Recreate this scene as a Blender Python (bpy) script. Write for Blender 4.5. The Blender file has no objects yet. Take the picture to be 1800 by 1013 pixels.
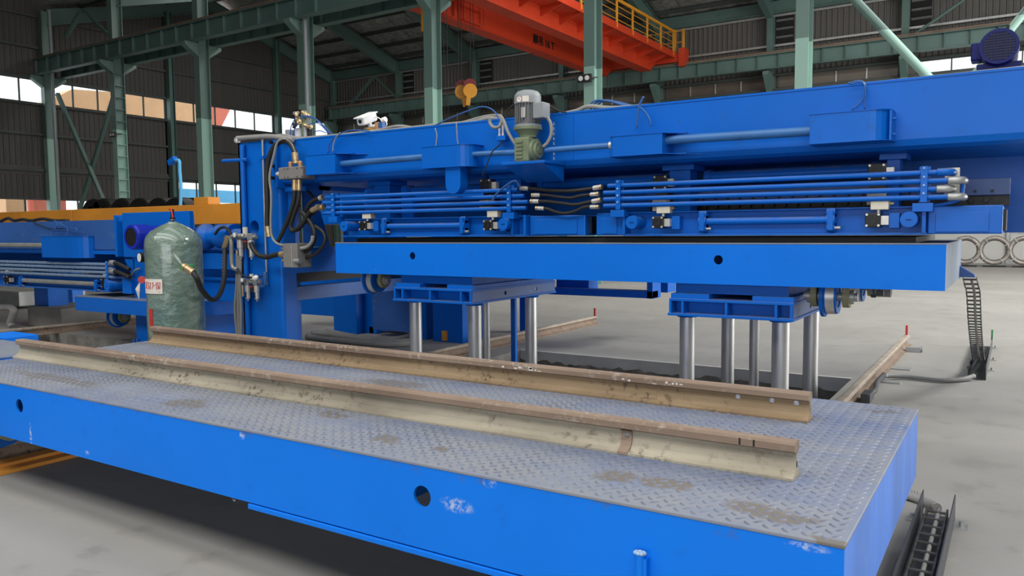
import bpy, math, random
from mathutils import Vector, Matrix
random.seed(7)
S = bpy.context.scene
COL = S.collection
# ------------------------------------------------------------------ camera
FPX = 1385.34
YAW, PITCH, ROLL = math.radians(32.577), math.radians(4.171), math.radians(0.4827)
_f = Vector((-math.sin(YAW)*math.cos(PITCH), math.cos(YAW)*math.cos(PITCH), -math.sin(PITCH)))
_r = Vector((math.cos(YAW), math.sin(YAW), 0)); _d = _f.cross(_r)
_c, _s = math.cos(ROLL), math.sin(ROLL)
CR = _c*_r+_s*_d; CD = -_s*_r+_c*_d; CF = _f
EYE = Vector((0, 0, 1.6))
cam = bpy.data.cameras.new('camera'); cam.sensor_width = 36; cam.lens = FPX/1800*36
cam.clip_start = .05; cam.clip_end = 500
co = bpy.data.objects.new('camera', cam); COL.objects.link(co)
m = Matrix.Identity(4)
for i in range(3):
    m[i][0] = CR[i]; m[i][1] = -CD[i]; m[i][2] = -CF[i]; m[i][3] = EYE[i]
co.matrix_world = m
S.camera = co
# ------------------------------------------------------------------ world, lights, exposure
w = bpy.data.worlds.new('world'); S.world = w; w.use_nodes = True
bg = w.node_tree.nodes['Background']; bg.inputs[0].default_value = (0.93, 0.96, 1.0, 1); bg.inputs[1].default_value = 2.2
S.view_settings.view_transform = 'Standard'; S.view_settings.look = 'None'
S.view_settings.exposure = 0.0; S.view_settings.gamma = 1.0; S.view_settings.use_curve_mapping = False
def area(name, loc, rot, sx, sy, power, col=(1, 1, 1)):
    l = bpy.data.lights.new(name, 'AREA'); l.shape = 'RECTANGLE'; l.size = sx; l.size_y = sy; l.energy = power; l.color = col
    o = bpy.data.objects.new(name, l); COL.objects.link(o); o.location = loc; o.rotation_euler = rot
    return o
# overhead lamps added under the closed roof, and daylight from the open gates
area('added_roof_lamp', (-3, -5.5, 12.3), (math.radians(14), 0, 0), 30, 4.5, 2450, (1, .985, .96))
area('added_roof_lamp', (-3, 0.5, 12.8), (0, 0, 0), 28, 3.0, 1000, (1, .985, .96))
area('added_roof_lamp', (-3, 7.0, 13.9), (0, 0, 0), 26, 2.5, 350, (1, .985, .96))
area('added_roof_lamp', (-4, 26.0, 13.3), (0, 0, 0), 18, 3.0, 1500, (1, .985, .96))
area('added_roof_lamp', (-26, 26.0, 13.3), (0, 0, 0), 14, 3.0, 1050, (1, .985, .96))  # added to lift the brightness of the left wall side
area('added_roof_lamp', (8.5, 18.0, 12.6), (0, math.radians(30), 0), 4, 13, 4200, (1, .985, .96))  # added to brighten the far floor beside the gate light
area('gate_daylight', (14.4, 22, 3.4), (0, math.radians(84), 0), 6, 17, 2600, (1, .98, .95))
area('front_gate_daylight', (3, -13.2, 3.2), (math.radians(88), 0, 0), 14, 6, 380, (.97, .985, 1))

# ------------------------------------------------------------------ helpers
def at(px, py, X=None, Y=None, Z=None):
    """point on the sight line of a picture position at a known plane of the hall"""
    R = CR*((px-900)/FPX)+CD*((py-506.5)/FPX)+CF
    if X is not None: t = (X-EYE.x)/R.x
    elif Y is not None: t = (Y-EYE.y)/R.y
    else: t = (Z-EYE.z)/R.z
    return EYE+R*t
V = Vector
class MB:
    def __init__(s): s.v = []; s.f = []; s.sm = []
    def face(s, pts, smooth=False):
        b = len(s.v); s.v += [tuple(p) for p in pts]; s.f.append(tuple(range(b, b+len(pts)))); s.sm.append(smooth)
    def box(s, x0, x1, y0, y1, z0, z1):
        if x0 > x1: x0, x1 = x1, x0
        if y0 > y1: y0, y1 = y1, y0
        if z0 > z1: z0, z1 = z1, z0
        b = len(s.v)
        s.v += [(x, y, z) for x in (x0, x1) for y in (y0, y1) for z in (z0, z1)]
        for q in ((0, 1, 3, 2), (4, 6, 7, 5), (0, 4, 5, 1), (2, 3, 7, 6), (0, 2, 6, 4), (1, 5, 7, 3)):
            s.f.append(tuple(b+i for i in q)); s.sm.append(False)
        return s
    def bar(s, p, q, w, h, up=(0, 0, 1)):
        p, q = V(p), V(q); d = (q-p).normalized(); u = V(up)
        a = d.cross(u)
        if a.length < 1e-4: a = d.cross(V((0, 1, 0)))
        a.normalize(); u = a.cross(d).normalized()
        b = len(s.v)
        for e in (p, q):
            for i, j in ((-1, -1), (1, -1), (1, 1), (-1, 1)):
                s.v.append(tuple(e+a*(i*w/2)+u*(j*h/2)))
        for f in ((3, 2, 1, 0), (4, 5, 6, 7), (0, 1, 5, 4), (1, 2, 6, 5), (2, 3, 7, 6), (3, 0, 4, 7)):
            s.f.append(tuple(b+i for i in f)); s.sm.append(False)
        return s
    def ring(s, p, a, u, r, n):
        b = len(s.v)
        for i in range(n):
            t = 2*math.pi*i/n
            s.v.append(tuple(p+a*(r*math.cos(t))+u*(r*math.sin(t))))
        return b
    def lathe(s, p, q, prof, n=20, smooth=True):
        """prof: (t along p->q in metres, radius)"""
        p, q = V(p), V(q); d = (q-p).normalized()
        a = d.cross(V((0, 0, 1)))
        if a.length < 1e-3: a = V((1, 0, 0))
        a.normalize(); u = a.cross(d)
        # split rings at sharp angles so that edges stay crisp
        prev = None
        for k in range(len(prof)-1):
            (t0, r0), (t1, r1) = prof[k], prof[k+1]
            b0 = s.ring(p+d*t0, a, u, max(r0, 1e-4), n); b1 = s.ring(p+d*t1, a, u, max(r1, 1e-4), n)
            for i in range(n):
                j = (i+1) % n
                s.f.append((b0+i, b0+j, b1+j, b1+i)); s.sm.append(smooth)
        return s
    def rev(s, p, q, prof, n=20):
        """smooth lathe with shared rings (domes)"""
        p, q = V(p), V(q); d = (q-p).normalized()
        a = d.cross(V((0, 0, 1)))
        if a.length < 1e-3: a = V((1, 0, 0))
        a.normalize(); u = a.cross(d)
        bs = [s.ring(p+d*t, a, u, max(r, 1e-4), n) for t, r in prof]
        for b0, b1 in zip(bs, bs[1:]):
            for i in range(n):
                j = (i+1) % n
                s.f.append((b0+i, b0+j, b1+j, b1+i)); s.sm.append(True)
        return s
    def cyl(s, p, q, r, n=16, r2=None):
        p, q = V(p), V(q); L = (q-p).length; r2 = r if r2 is None else r2
        return s.lathe(p, q, [(0, 0), (0, r), (L, r2), (L, 0)], n)
    def pipe(s, p, q, r, ri, n=20):
        L = (V(q)-V(p)).length
        return s.lathe(p, q, [(0, ri), (0, r), (L, r), (L, ri), (0, ri)], n)
    def tube(s, pts, r, n=8, res=6, smooth=True):
        P = [V(p) for p in pts]
        if smooth and len(P) > 2:
            Q = []
            E = [P[0]*2-P[1]]+P+[P[-1]*2-P[-2]]
            for i in range(1, len(E)-2):
                p0, p1, p2, p3 = E[i-1:i+3]
                for k in range(res):
                    t = k/res
                    Q.append(.5*((2*p1)+(p2-p0)*t+(2*p0-5*p1+4*p2-p3)*t*t+(3*p1-p0-3*p2+p3)*t**3))
            Q.append(P[-1]); P = Q
        d = (P[1]-P[0]).normalized(); a = d.cross(V((0, 0, 1)))
        if a.length < 1e-2: a = d.cross(V((0, 1, 0)))
        a.normalize(); bs = []
        for i, p in enumerate(P):
            d = (P[min(i+1, len(P)-1)]-P[max(i-1, 0)]).normalized()
            a = (a-d*a.dot(d)).normalized(); bs.append(s.ring(p, a, d.cross(a), r, n))
        for b0, b1 in zip(bs, bs[1:]):
            for i in range(n):
                j = (i+1) % n
                s.f.append((b0+i, b0+j, b1+j, b1+i)); s.sm.append(True)
        s.f.append(tuple(bs[0]+i for i in range(n))[::-1]); s.sm.append(False)
        s.f.append(tuple(bs[-1]+i for i in range(n))); s.sm.append(False)
        return s
    def prism(s, poly, axis, a, b):
        """poly in the plane normal to axis: X->(y,z) Y->(x,z) Z->(x,y)"""
        def mk(p, t):
            return {'X': (t, p[0], p[1]), 'Y': (p[0], t, p[1]), 'Z': (p[0], p[1], t)}[axis]
        A = [mk(p, a) for p in poly]; B = [mk(p, b) for p in poly]; n = len(poly)
        s.face(A); s.face(B[::-1])
        for i in range(n):
            j = (i+1) % n; s.face([A[i], B[i], B[j], A[j]])
        return s
    def holed(s, axis, u0, u1, z0, z1, a, b, holes, n=24):
        """plate (axis Y: u=x, axis X: u=y) between a..b with round through holes (u,z,r)"""
        def mk(u, z, t): return (u, t, z) if axis == 'Y' else (t, u, z)
        xs = [u0]
        for (cu, cz, r) in sorted(holes):
            h = r*1.6; l, rr = cu-h, cu+h
            for t in (a, b): s.face([mk(xs[-1], z0, t), mk(l, z0, t), mk(l, z1, t), mk(xs[-1], z1, t)])
            ang = sorted([2*math.pi*i/n for i in range(n)]+[math.atan2(zz-cz, uu-cu) % (2*math.pi) for uu in (l, rr) for zz in (z0, z1)])
            I, O = [], []
            for t in ang:
                c, q = math.cos(t), math.sin(t)
                k = min(((rr-cu)/c if c > 1e-9 else (l-cu)/c if c < -1e-9 else 1e9), ((z1-cz)/q if q > 1e-9 else (z0-cz)/q if q < -1e-9 else 1e9))
                I.append((cu+r*c, cz+r*q)); O.append((cu+k*c, cz+k*q))
            m_ = len(ang)
            for i in range(m_):
                j = (i+1) % m_
                for t in (a, b): s.face([mk(*I[i], t), mk(*I[j], t), mk(*O[j], t), mk(*O[i], t)])
                s.face([mk(*I[i], a), mk(*I[j], a), mk(*I[j], b), mk(*I[i], b)])
            xs.append(rr)
        for t in (a, b): s.face([mk(xs[-1], z0, t), mk(u1, z0, t), mk(u1, z1, t), mk(xs[-1], z1, t)])
        for zz in (z0, z1): s.face([mk(u0, zz, a), mk(u1, zz, a), mk(u1, zz, b), mk(u0, zz, b)])
        for uu in (u0, u1): s.face([mk(uu, z0, a), mk(uu, z0, b), mk(uu, z1, b), mk(uu, z1, a)])
        return s
    def mesh(s, name):
        me = bpy.data.meshes.new(name); me.from_pydata(s.v, [], s.f)
        me.polygons.foreach_set('use_smooth', s.sm); me.update(); return me
    def build(s, name, mat, parent=None, label=None, bev=0):
        me = s.mesh(name)
        if isinstance(mat, str): mat = M[mat]
        me.materials.append(mat)
        o = bpy.data.objects.new(name, me); COL.objects.link(o)
        if parent is not None: setpar(o, parent)
        if label: o['label'] = label
        if bev:
            md = o.modifiers.new('bevel', 'BEVEL'); md.width = bev; md.segments = 2; md.limit_method = 'ANGLE'; md.angle_limit = .7
            md.harden_normals = False
        return o
def worldloc(o):
    t = V((0, 0, 0))
    while o is not None: t += o.location; o = o.parent
    return t
def setpar(o, parent):
    # parts are written in hall coordinates; empties carry a location only
    L = V((0, 0, 0)); p = parent
    o.parent = parent
    while p is not None:
        if p.type == 'EMPTY': L += p.location
        p = p.parent
    o.matrix_parent_inverse = Matrix.Translation(-L) if parent.type == 'EMPTY' else Matrix.Identity(4)
def tag(o, label, cat, group=None, kind=None):
    if label: o['label'] = label
    if cat: o['category'] = cat
    if group: o['group'] = group
    if kind: o['kind'] = kind
    return o
def thing(name, label, cat, loc=(0, 0, 0), group=None):
    o = bpy.data.objects.new(name, None); COL.objects.link(o); o.location = loc; o.empty_display_size = .1
    return tag(o, label, cat, group)
def struct(o): o['kind'] = 'structure'; return o
def clone(o, off, parent=None):
    c = o.copy(); COL.objects.link(c)
    if parent is None: c.location = o.location+V(off)
    else: c.parent = parent
    for ch in list(o.children): clone(ch, off, c)
    return c

# ------------------------------------------------------------------ materials
M = {}
def nt(name):
    m_ = bpy.data.materials.new(name); m_.use_nodes = True; M[name] = m_
    t = m_.node_tree; return m_, t, t.nodes['Principled BSDF']
def N(t, typ, **k):
    n = t.nodes.new(typ)
    for a, b in k.items():
        if a.startswith('i_'):
            key = a[2:]; n.inputs[int(key) if key.isdigit() else key].default_value = b
        else: setattr(n, a, b)
    return n
def coords(t, scale=(1, 1, 1)):
    tc = N(t, 'ShaderNodeTexCoord'); mp = N(t, 'ShaderNodeMapping'); mp.inputs['Scale'].default_value = scale
    t.links.new(tc.outputs['Object'], mp.inputs[0]); return mp.outputs[0]
def noise(t, co_, scale, detail=4, rough=.55):
    n = N(t, 'ShaderNodeTexNoise'); n.inputs['Scale'].default_value = scale; n.inputs['Detail'].default_value = detail; n.inputs['Roughness'].default_value = rough
    t.links.new(co_, n.inputs['Vector']); return n.outputs['Fac']
def ramp(t, fac, stops):
    r = N(t, 'ShaderNodeValToRGB'); e = r.color_ramp.elements
    e[0].position, e[0].color = stops[0][0], (*stops[0][1], 1); e[1].position, e[1].color = stops[-1][0], (*stops[-1][1], 1)
    for p, c in stops[1:-1]:
        x = e.new(p); x.color = (*c, 1)
    t.links.new(fac, r.inputs[0]); return r.outputs[0]
def mix(t, fac, a, b):
    n = N(t, 'ShaderNodeMix', data_type='RGBA')
    for sock, val in ((n.inputs[0], fac), (n.inputs[6], a), (n.inputs[7], b)):
        if hasattr(val, 'is_linked'): t.links.new(val, sock)
        elif isinstance(val, (int, float)): sock.default_value = val
        else: sock.default_value = (*val, 1)
    return n.outputs[2]
def step(t, fac, lo, hi):
    n = N(t, 'ShaderNodeMapRange'); n.inputs[1].default_value = lo; n.inputs[2].default_value = hi
    t.links.new(fac, n.inputs[0]); return n.outputs[0]
def bump(t, b, h, strength=.2, dist=.01):
    n = N(t, 'ShaderNodeBump'); n.inputs['Strength'].default_value = strength; n.inputs['Distance'].default_value = dist
    t.links.new(h, n.inputs['Height']); t.links.new(n.outputs[0], b.inputs['Normal'])
def paint(name, col, rough=.35, var=.12, dirt=(.12, .11, .1), amt=.5, scale=1.2, metal=0, stretch=(1, 1, 1), spec=.5, chips=None):
    m_, t, b = nt(name); c = coords(t, stretch)
    n1 = noise(t, c, scale, 5); n2 = noise(t, c, scale*9, 4, .6)
    base = mix(t, step(t, n1, .3, .7), tuple(x*(1-var) for x in col), tuple(min(1, x*(1+var)) for x in col))
    f = step(t, n2, .62, .80)
    mm = N(t, 'ShaderNodeMath', operation='MULTIPLY'); t.links.new(f, mm.inputs[0]); mm.inputs[1].default_value = amt
    out = mix(t, mm.outputs[0], base, dirt)
    if chips:
        n3 = noise(t, c, scale*24, 3, .7)
        n4 = noise(t, c, scale*3.1, 2, .5)
        pm = N(t, 'ShaderNodeMath', operation='MULTIPLY'); t.links.new(step(t, n3, .71, .75), pm.inputs[0]); t.links.new(step(t, n4, .52, .6), pm.inputs[1])
        out = mix(t, pm.outputs[0], out, chips)
    t.links.new(out, b.inputs['Base Color'])
    t.links.new(step(t, n2, .2, .9), N(t, 'ShaderNodeMapRange').inputs[0])
    mr = N(t, 'ShaderNodeMapRange'); mr.inputs[3].default_value = rough*.8; mr.inputs[4].default_value = min(1, rough*1.35); t.links.new(n2, mr.inputs[0]); t.links.new(mr.outputs[0], b.inputs['Roughness'])
    b.inputs['Metallic'].default_value = metal; b.inputs['Specular IOR Level'].default_value = spec
    return m_
BLUE = (.001, .118, .53)
paint('blue', BLUE, .34, .10, (.02, .08, .25), .6, .8, spec=.26)
def dusty(name, dust, amt):
    m_ = M[name]; t = m_.node_tree; b = t.nodes['Principled BSDF']; old = b.inputs['Base Color'].links[0].from_socket
    g_ = N(t, 'ShaderNodeNewGeometry'); sp = N(t, 'ShaderNodeSeparateXYZ'); t.links.new(g_.outputs['Normal'], sp.inputs[0])
    nn = noise(t, coords(t), 6, 4, .6)
    m1 = N(t, 'ShaderNodeMath', operation='MULTIPLY'); t.links.new(step(t, sp.outputs[2], .35, .95), m1.inputs[0]); t.links.new(step(t, nn, .25, .65), m1.inputs[1])
    m2 = N(t, 'ShaderNodeMath', operation='MULTIPLY'); t.links.new(m1.outputs[0], m2.inputs[0]); m2.inputs[1].default_value = amt
    t.links.new(mix(t, m2.outputs[0], old, dust), b.inputs['Base Color'])
dusty('blue', (.20, .215, .235), .7)
paint('blue_cart', (0, .165, .72), .5, .06, (.01, .10, .45), .4, .9, spec=.22, chips=(.35, .42, .55))
m_ = M['blue_cart']; t = m_.node_tree; b = t.nodes['Principled BSDF']; old = b.inputs['Base Color'].links[0].from_socket
c = coords(t); nz = noise(t, c, 38, 4, .65); nz2 = noise(t, c, 11, 3, .6); mask = None
tc = N(t, 'ShaderNodeTexCoord')
for px, py, rx, rz, sk in ((803, 889, .075, .028, 0), (54, 765, .014, .07, 0), (425, 765, .02, .02, 0), (152, 796, .03, .012, 0), (860, 848, .03, .02, 0), (1420, 962, .06, .012, 0)):
    p = at(px, py, Y=2.315)
    a_ = N(t, 'ShaderNodeVectorMath', operation='SUBTRACT'); a_.inputs[1].default_value = (p.x, 2.315, p.z); t.links.new(tc.outputs['Object'], a_.inputs[0])
    d_ = N(t, 'ShaderNodeVectorMath', operation='MULTIPLY'); d_.inputs[1].default_value = (1/rx, 4, 1/rz); t.links.new(a_.outputs[0], d_.inputs[0])
    l_ = N(t, 'ShaderNodeVectorMath', operation='LENGTH'); t.links.new(d_.outputs[0], l_.inputs[0]); s_ = step(t, l_.outputs['Value'], 1.2, .5)
    if mask is None: mask = s_
    else:
        mx = N(t, 'ShaderNodeMath', operation='MAXIMUM'); t.links.new(mask, mx.inputs[0]); t.links.new(s_, mx.inputs[1]); mask = mx.outputs[0]
mm = N(t, 'ShaderNodeMath', operation='MULTIPLY'); t.links.new(mask, mm.inputs[0]); t.links.new(step(t, nz, .46, .6), mm.inputs[1])
out = mix(t, mm.outputs[0], old, (.38, .47, .66))
# grime rubbed along the upper edges of the side plates
sep = N(t, 'ShaderNodeSeparateXYZ'); t.links.new(tc.outputs['Object'], sep.inputs[0]); ed = step(t, sep.outputs[2], .655, .70)
lt = N(t, 'ShaderNodeMath', operation='LESS_THAN'); t.links.new(sep.outputs[2], lt.inputs[0]); lt.inputs[1].default_value = .75
m1 = N(t, 'ShaderNodeMath', operation='MULTIPLY'); t.links.new(ed, m1.inputs[0]); t.links.new(step(t, nz2, .56, .72), m1.inputs[1])
m2 = N(t, 'ShaderNodeMath', operation='MULTIPLY'); t.links.new(m1.outputs[0], m2.inputs[0]); t.links.new(lt.outputs[0], m2.inputs[1])
out = mix(t, m2.outputs[0], out, (.07, .09, .13)); t.links.new(out, b.inputs['Base Color'])
paint('blue_end', (.05, .19, .66), .45, .22, (.25, .33, .5), .6, .7, stretch=(6, 6, .5))
paint('end_reflection_grey', (.16, .22, .31), .42, .2, (.3, .33, .33), .7, 1.4, stretch=(3, 3, .8))  # gate reflection on the raised cart's end panel, put into a grey colour
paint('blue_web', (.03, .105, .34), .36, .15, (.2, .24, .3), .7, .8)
paint('shaft_blue', (.035, .15, .40), .36, .2, (.12, .2, .33), .7, 3)
paint('royal', (.008, .025, .42), .28, .08, (.02, .02, .2), .3, 5)
paint('pipe_reflection_pale', (.26, .38, .56), .25, .05, (.3, .35, .4), .1, 1, metal=.4)  # window reflection on blue pipes, painted in as a pale colour
paint('blue_motor', (.003, .008, .10), .4, .08, (.005, .008, .06), .3, 5, spec=.25)
paint('green', (.085, .15, .135), .5, .15, (.05, .07, .06), .5, .4)
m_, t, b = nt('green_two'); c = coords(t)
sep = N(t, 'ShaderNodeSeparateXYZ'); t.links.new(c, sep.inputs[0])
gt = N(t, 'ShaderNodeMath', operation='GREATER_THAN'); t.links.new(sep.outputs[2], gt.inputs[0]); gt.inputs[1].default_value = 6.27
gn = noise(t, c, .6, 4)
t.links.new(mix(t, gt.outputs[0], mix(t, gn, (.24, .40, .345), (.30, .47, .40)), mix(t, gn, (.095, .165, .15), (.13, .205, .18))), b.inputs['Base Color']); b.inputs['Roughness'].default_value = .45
paint('red', (.50, .040, .009), .5, .12, (.2, .02, .01), .4, .5)
paint('yellow', (.62, .27, .015), .45, .1, (.3, .15, .03), .4, 1)
paint('orange', (.68, .27, .03), .45, .12, (.35, .2, .08), .6, 1.1)
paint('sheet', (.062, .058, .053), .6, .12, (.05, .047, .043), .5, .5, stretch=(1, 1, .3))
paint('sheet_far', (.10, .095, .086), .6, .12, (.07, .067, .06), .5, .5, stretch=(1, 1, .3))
paint('dado', (.46, .46, .44), .7, .08, (.3, .3, .28), .4, .6)
paint('foil', (.30, .305, .29), .42, .4, (.55, .55, .52), .7, 3.5, metal=.3)
paint('purlin', (.05, .06, .055), .6, .1, (.03, .03, .03), .4, 1)
paint('black', (.008, .008, .009), .45, .1, (.02, .02, .02), .4, 5)
paint('rubber', (.014, .0135, .013), .55, .2, (.05, .047, .042), .5, 6)
paint('grey_hose', (.26, .255, .24), .6, .1, (.15, .14, .13), .5, 6)
paint('grey_motor', (.155, .165, .175), .4, .1, (.08, .08, .08), .5, 6)
paint('cap_grey', (.24, .26, .275), .45, .08, (.15, .15, .15), .4, 6)
paint('olive', (.16, .20, .115), .5, .15, (.08, .09, .06), .6, 8)
paint('bearing_olive', (.24, .23, .12), .5, .15, (.1, .09, .05), .6, 8)
paint('valve_grey', (.19, .18, .17), .6, .1, (.1, .1, .1), .5, 8)
paint('silver', (.58, .56, .52), .34, .12, (.35, .33, .3), .5, 12, metal=.45)
paint('brass', (.62, .47, .26), .35, .15, (.3, .2, .1), .5, 12, metal=.8)
paint('copper_cap', (.48, .26, .12), .45, .15, (.3, .2, .1), .5, 12, metal=.3)
paint('cream', (.62, .58, .47), .5, .08, (.4, .36, .3), .4, 10)
paint('white', (.78, .78, .76), .45, .05, (.5, .5, .48), .3, 8)
paint('galv', (.40, .41, .40), .42, .15, (.25, .25, .24), .5, 4, metal=.6)
paint('red_plastic', (.55, .03, .025), .4, .1, (.3, .03, .02), .4, 8)
paint('green_plastic', (.02, .25, .08), .4, .1, (.02, .1, .05), .4, 8)
paint('pneu_blue', (.02, .10, .32), .35, .1, (.02, .05, .2), .3, 8)
paint('weld', (.30, .42, .60), .5, .3, (.5, .55, .6), .6, 30)
paint('dark_coil', (.013, .012, .012), .5, .2, (.05, .045, .04), .5, 9)
paint('coil', (.30, .275, .25), .45, .25, (.12, .11, .1), .6, 9, metal=.55, stretch=(1, 1, 1))
paint('lettering', (.008, .006, .006), .6)
paint('lettering_red', (.62, .10, .09), .6)
paint('tag_white', (.72, .66, .58), .6, .05, (.6, .5, .45), .4, 14)
paint('chalk', (.66, .60, .55), .8, .1, (.4, .3, .25), .6, 30)
paint('lamp_glass', (.8, .8, .78), .25)
paint('chain_grey', (.10, .098, .09), .45, .2, (.3, .29, .27), .6, 9, metal=.4)
paint('tray_steel', (.05, .055, .065), .5, .2, (.2, .21, .24), .6, 3)
paint('dark_red', (.16, .012, .012), .4)
paint('tread_steel', (.15, .17, .23), .38, .3, (.25, .26, .28), .6, 2.5)
paint('dark_gap', (.006, .006, .007), .8)
paint('concrete_block', (.24, .23, .21), .8, .2, (.12, .115, .1), .6, 1.6)
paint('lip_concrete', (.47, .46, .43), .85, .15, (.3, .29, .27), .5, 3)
paint('bucket_white', (.55, .57, .56), .5, .08, (.3, .3, .3), .4, 5)
paint('sky_blue_steel', (.10, .42, .72), .5, .1)
paint('dirty_pane', (.085, .07, .055), .35, .3, (.2, .17, .13), .5, .5)
# chromed rods
m_, t, b = nt('chrome'); c = coords(t, (1, 1, .08)); b.inputs['Metallic'].default_value = 1; b.inputs['Base Color'].default_value = (.56, .565, .57, 1)
t.links.new(step(t, noise(t, c, 60, 3), -.9, 2.2), b.inputs['Roughness'])
# floor concrete
m_, t, b = nt('concrete'); c = coords(t); cs = coords(t, (.25, 1.2, 1))
n1 = noise(t, c, .35, 6, .6); n2 = noise(t, c, 3.2, 8, .65); n3 = noise(t, cs, 2.4, 6, .7); n4 = noise(t, c, 1.1, 5, .7)
base = mix(t, step(t, n1, .3, .7), (.255, .247, .228), (.335, .326, .303))
base = mix(t, step(t, n3, .45, .8), base, (.295, .287, .268))
mm = N(t, 'ShaderNodeMath', operation='MULTIPLY'); t.links.new(step(t, n2, .60, .72), mm.inputs[0]); t.links.new(step(t, n4, .52, .62), mm.inputs[1])
base = mix(t, mm.outputs[0], base, (.44, .43, .405))
mm2 = N(t, 'ShaderNodeMath', operation='MULTIPLY'); t.links.new(step(t, n2, .44, .36), mm2.inputs[0]); mm2.inputs[1].default_value = .45
base = mix(t, mm2.outputs[0], base, (.215, .207, .19))
t.links.new(base, b.inputs['Base Color']); t.links.new(step(t, n2, -.6, 1.2), b.inputs['Roughness']); bump(t, b, n2, .12, .006)
# pit concrete
m_, t, b = nt('pit_concrete'); c = coords(t); n1 = noise(t, c, 5, 8, .7)
t.links.new(ramp(t, n1, [(.3, (.12, .115, .1)), (.55, (.26, .25, .225)), (.7, (.36, .35, .31))]), b.inputs['Base Color']); b.inputs['Roughness'].default_value = .9; bump(t, b, n1, .8, .05)
# deck: worn chequer plate, blue paint under grey dust, brown water stains of their own shape
m_, t, b = nt('deck'); c = coords(t); cs = coords(t, (.35, 1.3, 1))
n1 = noise(t, cs, 1.5, 6, .6); n2 = noise(t, c, 7, 5, .65); n5 = noise(t, c, 2.6, 4, .6)
base = mix(t, step(t, n1, .30, .60), (.085, .14, .30), (.215, .228, .25))
base = mix(t, step(t, n2, .35, .8), base, (.235, .24, .247))
tc = N(t, 'ShaderNodeTexCoord'); nv = N(t, 'ShaderNodeTexNoise'); nv.inputs['Scale'].default_value = 5; nv.inputs['Detail'].default_value = 4; t.links.new(tc.outputs['Object'], nv.inputs['Vector'])
sc = N(t, 'ShaderNodeVectorMath', operation='SCALE'); sc.inputs['Scale'].default_value = .22; sb = N(t, 'ShaderNodeVectorMath', operation='SUBTRACT'); sb.inputs[1].default_value = (.5, .5, .5)
t.links.new(nv.outputs['Color'], sb.inputs[0]); t.links.new(sb.outputs[0], sc.inputs[0])
ad = N(t, 'ShaderNodeVectorMath', operation='ADD'); t.links.new(tc.outputs['Object'], ad.inputs[0]); t.links.new(sc.outputs[0], ad.inputs[1])
mask = None
for px, py, rx, ry in ((1078, 838, .085, .05), (1165, 850, .075, .055), (1352, 899, .12, .06), (1462, 950, .06, .025), (330, 710, .13, .08), (590, 729, .10, .06), (678, 773, .085, .04), (95, 665, .45, .06), (775, 787, .04, .03), (1545, 723, .07, .03), (690, 675, .22, .08)):
    p = at(px, py, Z=.71)
    a_ = N(t, 'ShaderNodeVectorMath', operation='SUBTRACT'); a_.inputs[1].default_value = (p.x, p.y, .71); t.links.new(ad.outputs[0], a_.inputs[0])
    d_ = N(t, 'ShaderNodeVectorMath', operation='MULTIPLY'); d_.inputs[1].default_value = (1/rx, 1/ry, 0); t.links.new(a_.outputs[0], d_.inputs[0])
    l_ = N(t, 'ShaderNodeVectorMath', operation='LENGTH'); t.links.new(d_.outputs[0], l_.inputs[0])
    s_ = step(t, l_.outputs['Value'], 1.25, .85)
    if mask is None: mask = s_
    else:
        mx = N(t, 'ShaderNodeMath', operation='MAXIMUM'); t.links.new(mask, mx.inputs[0]); t.links.new(s_, mx.inputs[1]); mask = mx.outputs[0]
mk = N(t, 'ShaderNodeMath', operation='MULTIPLY'); t.links.new(mask, mk.inputs[0]); mk.inputs[1].default_value = .85
base = mix(t, mk.outputs[0], base, (.14, .118, .088))
t.links.new(base, b.inputs['Base Color']); b.inputs['Roughness'].default_value = .48; bump(t, b, n2, .1, .003)
# rusty rail steels
def rail_mat(name, a, b_, c_, hs):
    m_, t, b = nt(name); c = coords(t, (.35, 2, 2)); c2 = coords(t)
    n1 = noise(t, c, 3, 6, .6); n2 = noise(t, c2, 26, 5, .7); n3 = noise(t, c2, 2.3, 4)
    base = mix(t, step(t, n1, .3, .7), a, b_)
    f = N(t, 'ShaderNodeMath', operation='MULTIPLY'); t.links.new(step(t, n2, .53, .63), f.inputs[0]); t.links.new(step(t, n3, .40, .60), f.inputs[1])
    base = mix(t, f.outputs[0], base, c_)
    t.links.new(base, b.inputs['Base Color']); b.inputs['Roughness'].default_value = .78; bump(t, b, n2, .35, .006)
rail_mat('rail_pale', (.18, .16, .12), (.41, .37, .285), (.075, .05, .035), 0)
rail_mat('rail_head', (.145, .095, .068), (.27, .20, .145), (.34, .30, .25), 0)
rail_mat('rail_tan', (.19, .13, .075), (.34, .25, .145), (.10, .06, .035), 0)
rail_mat('rail_brown', (.17, .12, .085), (.28, .205, .15), (.09, .06, .04), 0)
rail_mat('rail_top', (.30, .25, .20), (.42, .36, .29), (.2, .15, .1), 0)
# plastic-wrapped tank
m_, t, b = nt('tank_film'); c = coords(t, (1, 1, 1.2)); n1 = noise(t, c, 3.2, 5, .55); cz = coords(t, (1.5, 1.5, 2.4)); n2 = noise(t, cz, 4.5, 3, .5)
t.links.new(mix(t, step(t, n1, .35, .7), (.115, .185, .145), (.20, .265, .215)), b.inputs['Base Color']); b.inputs['Roughness'].default_value = .28
b.inputs['Coat Weight'].default_value = 1; b.inputs['Coat Roughness'].default_value = .08
ma = N(t, 'ShaderNodeMath', operation='ADD'); t.links.new(n1, ma.inputs[0]); t.links.new(n2, ma.inputs[1]); bump(t, b, ma.outputs[0], .5, .07)
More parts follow.
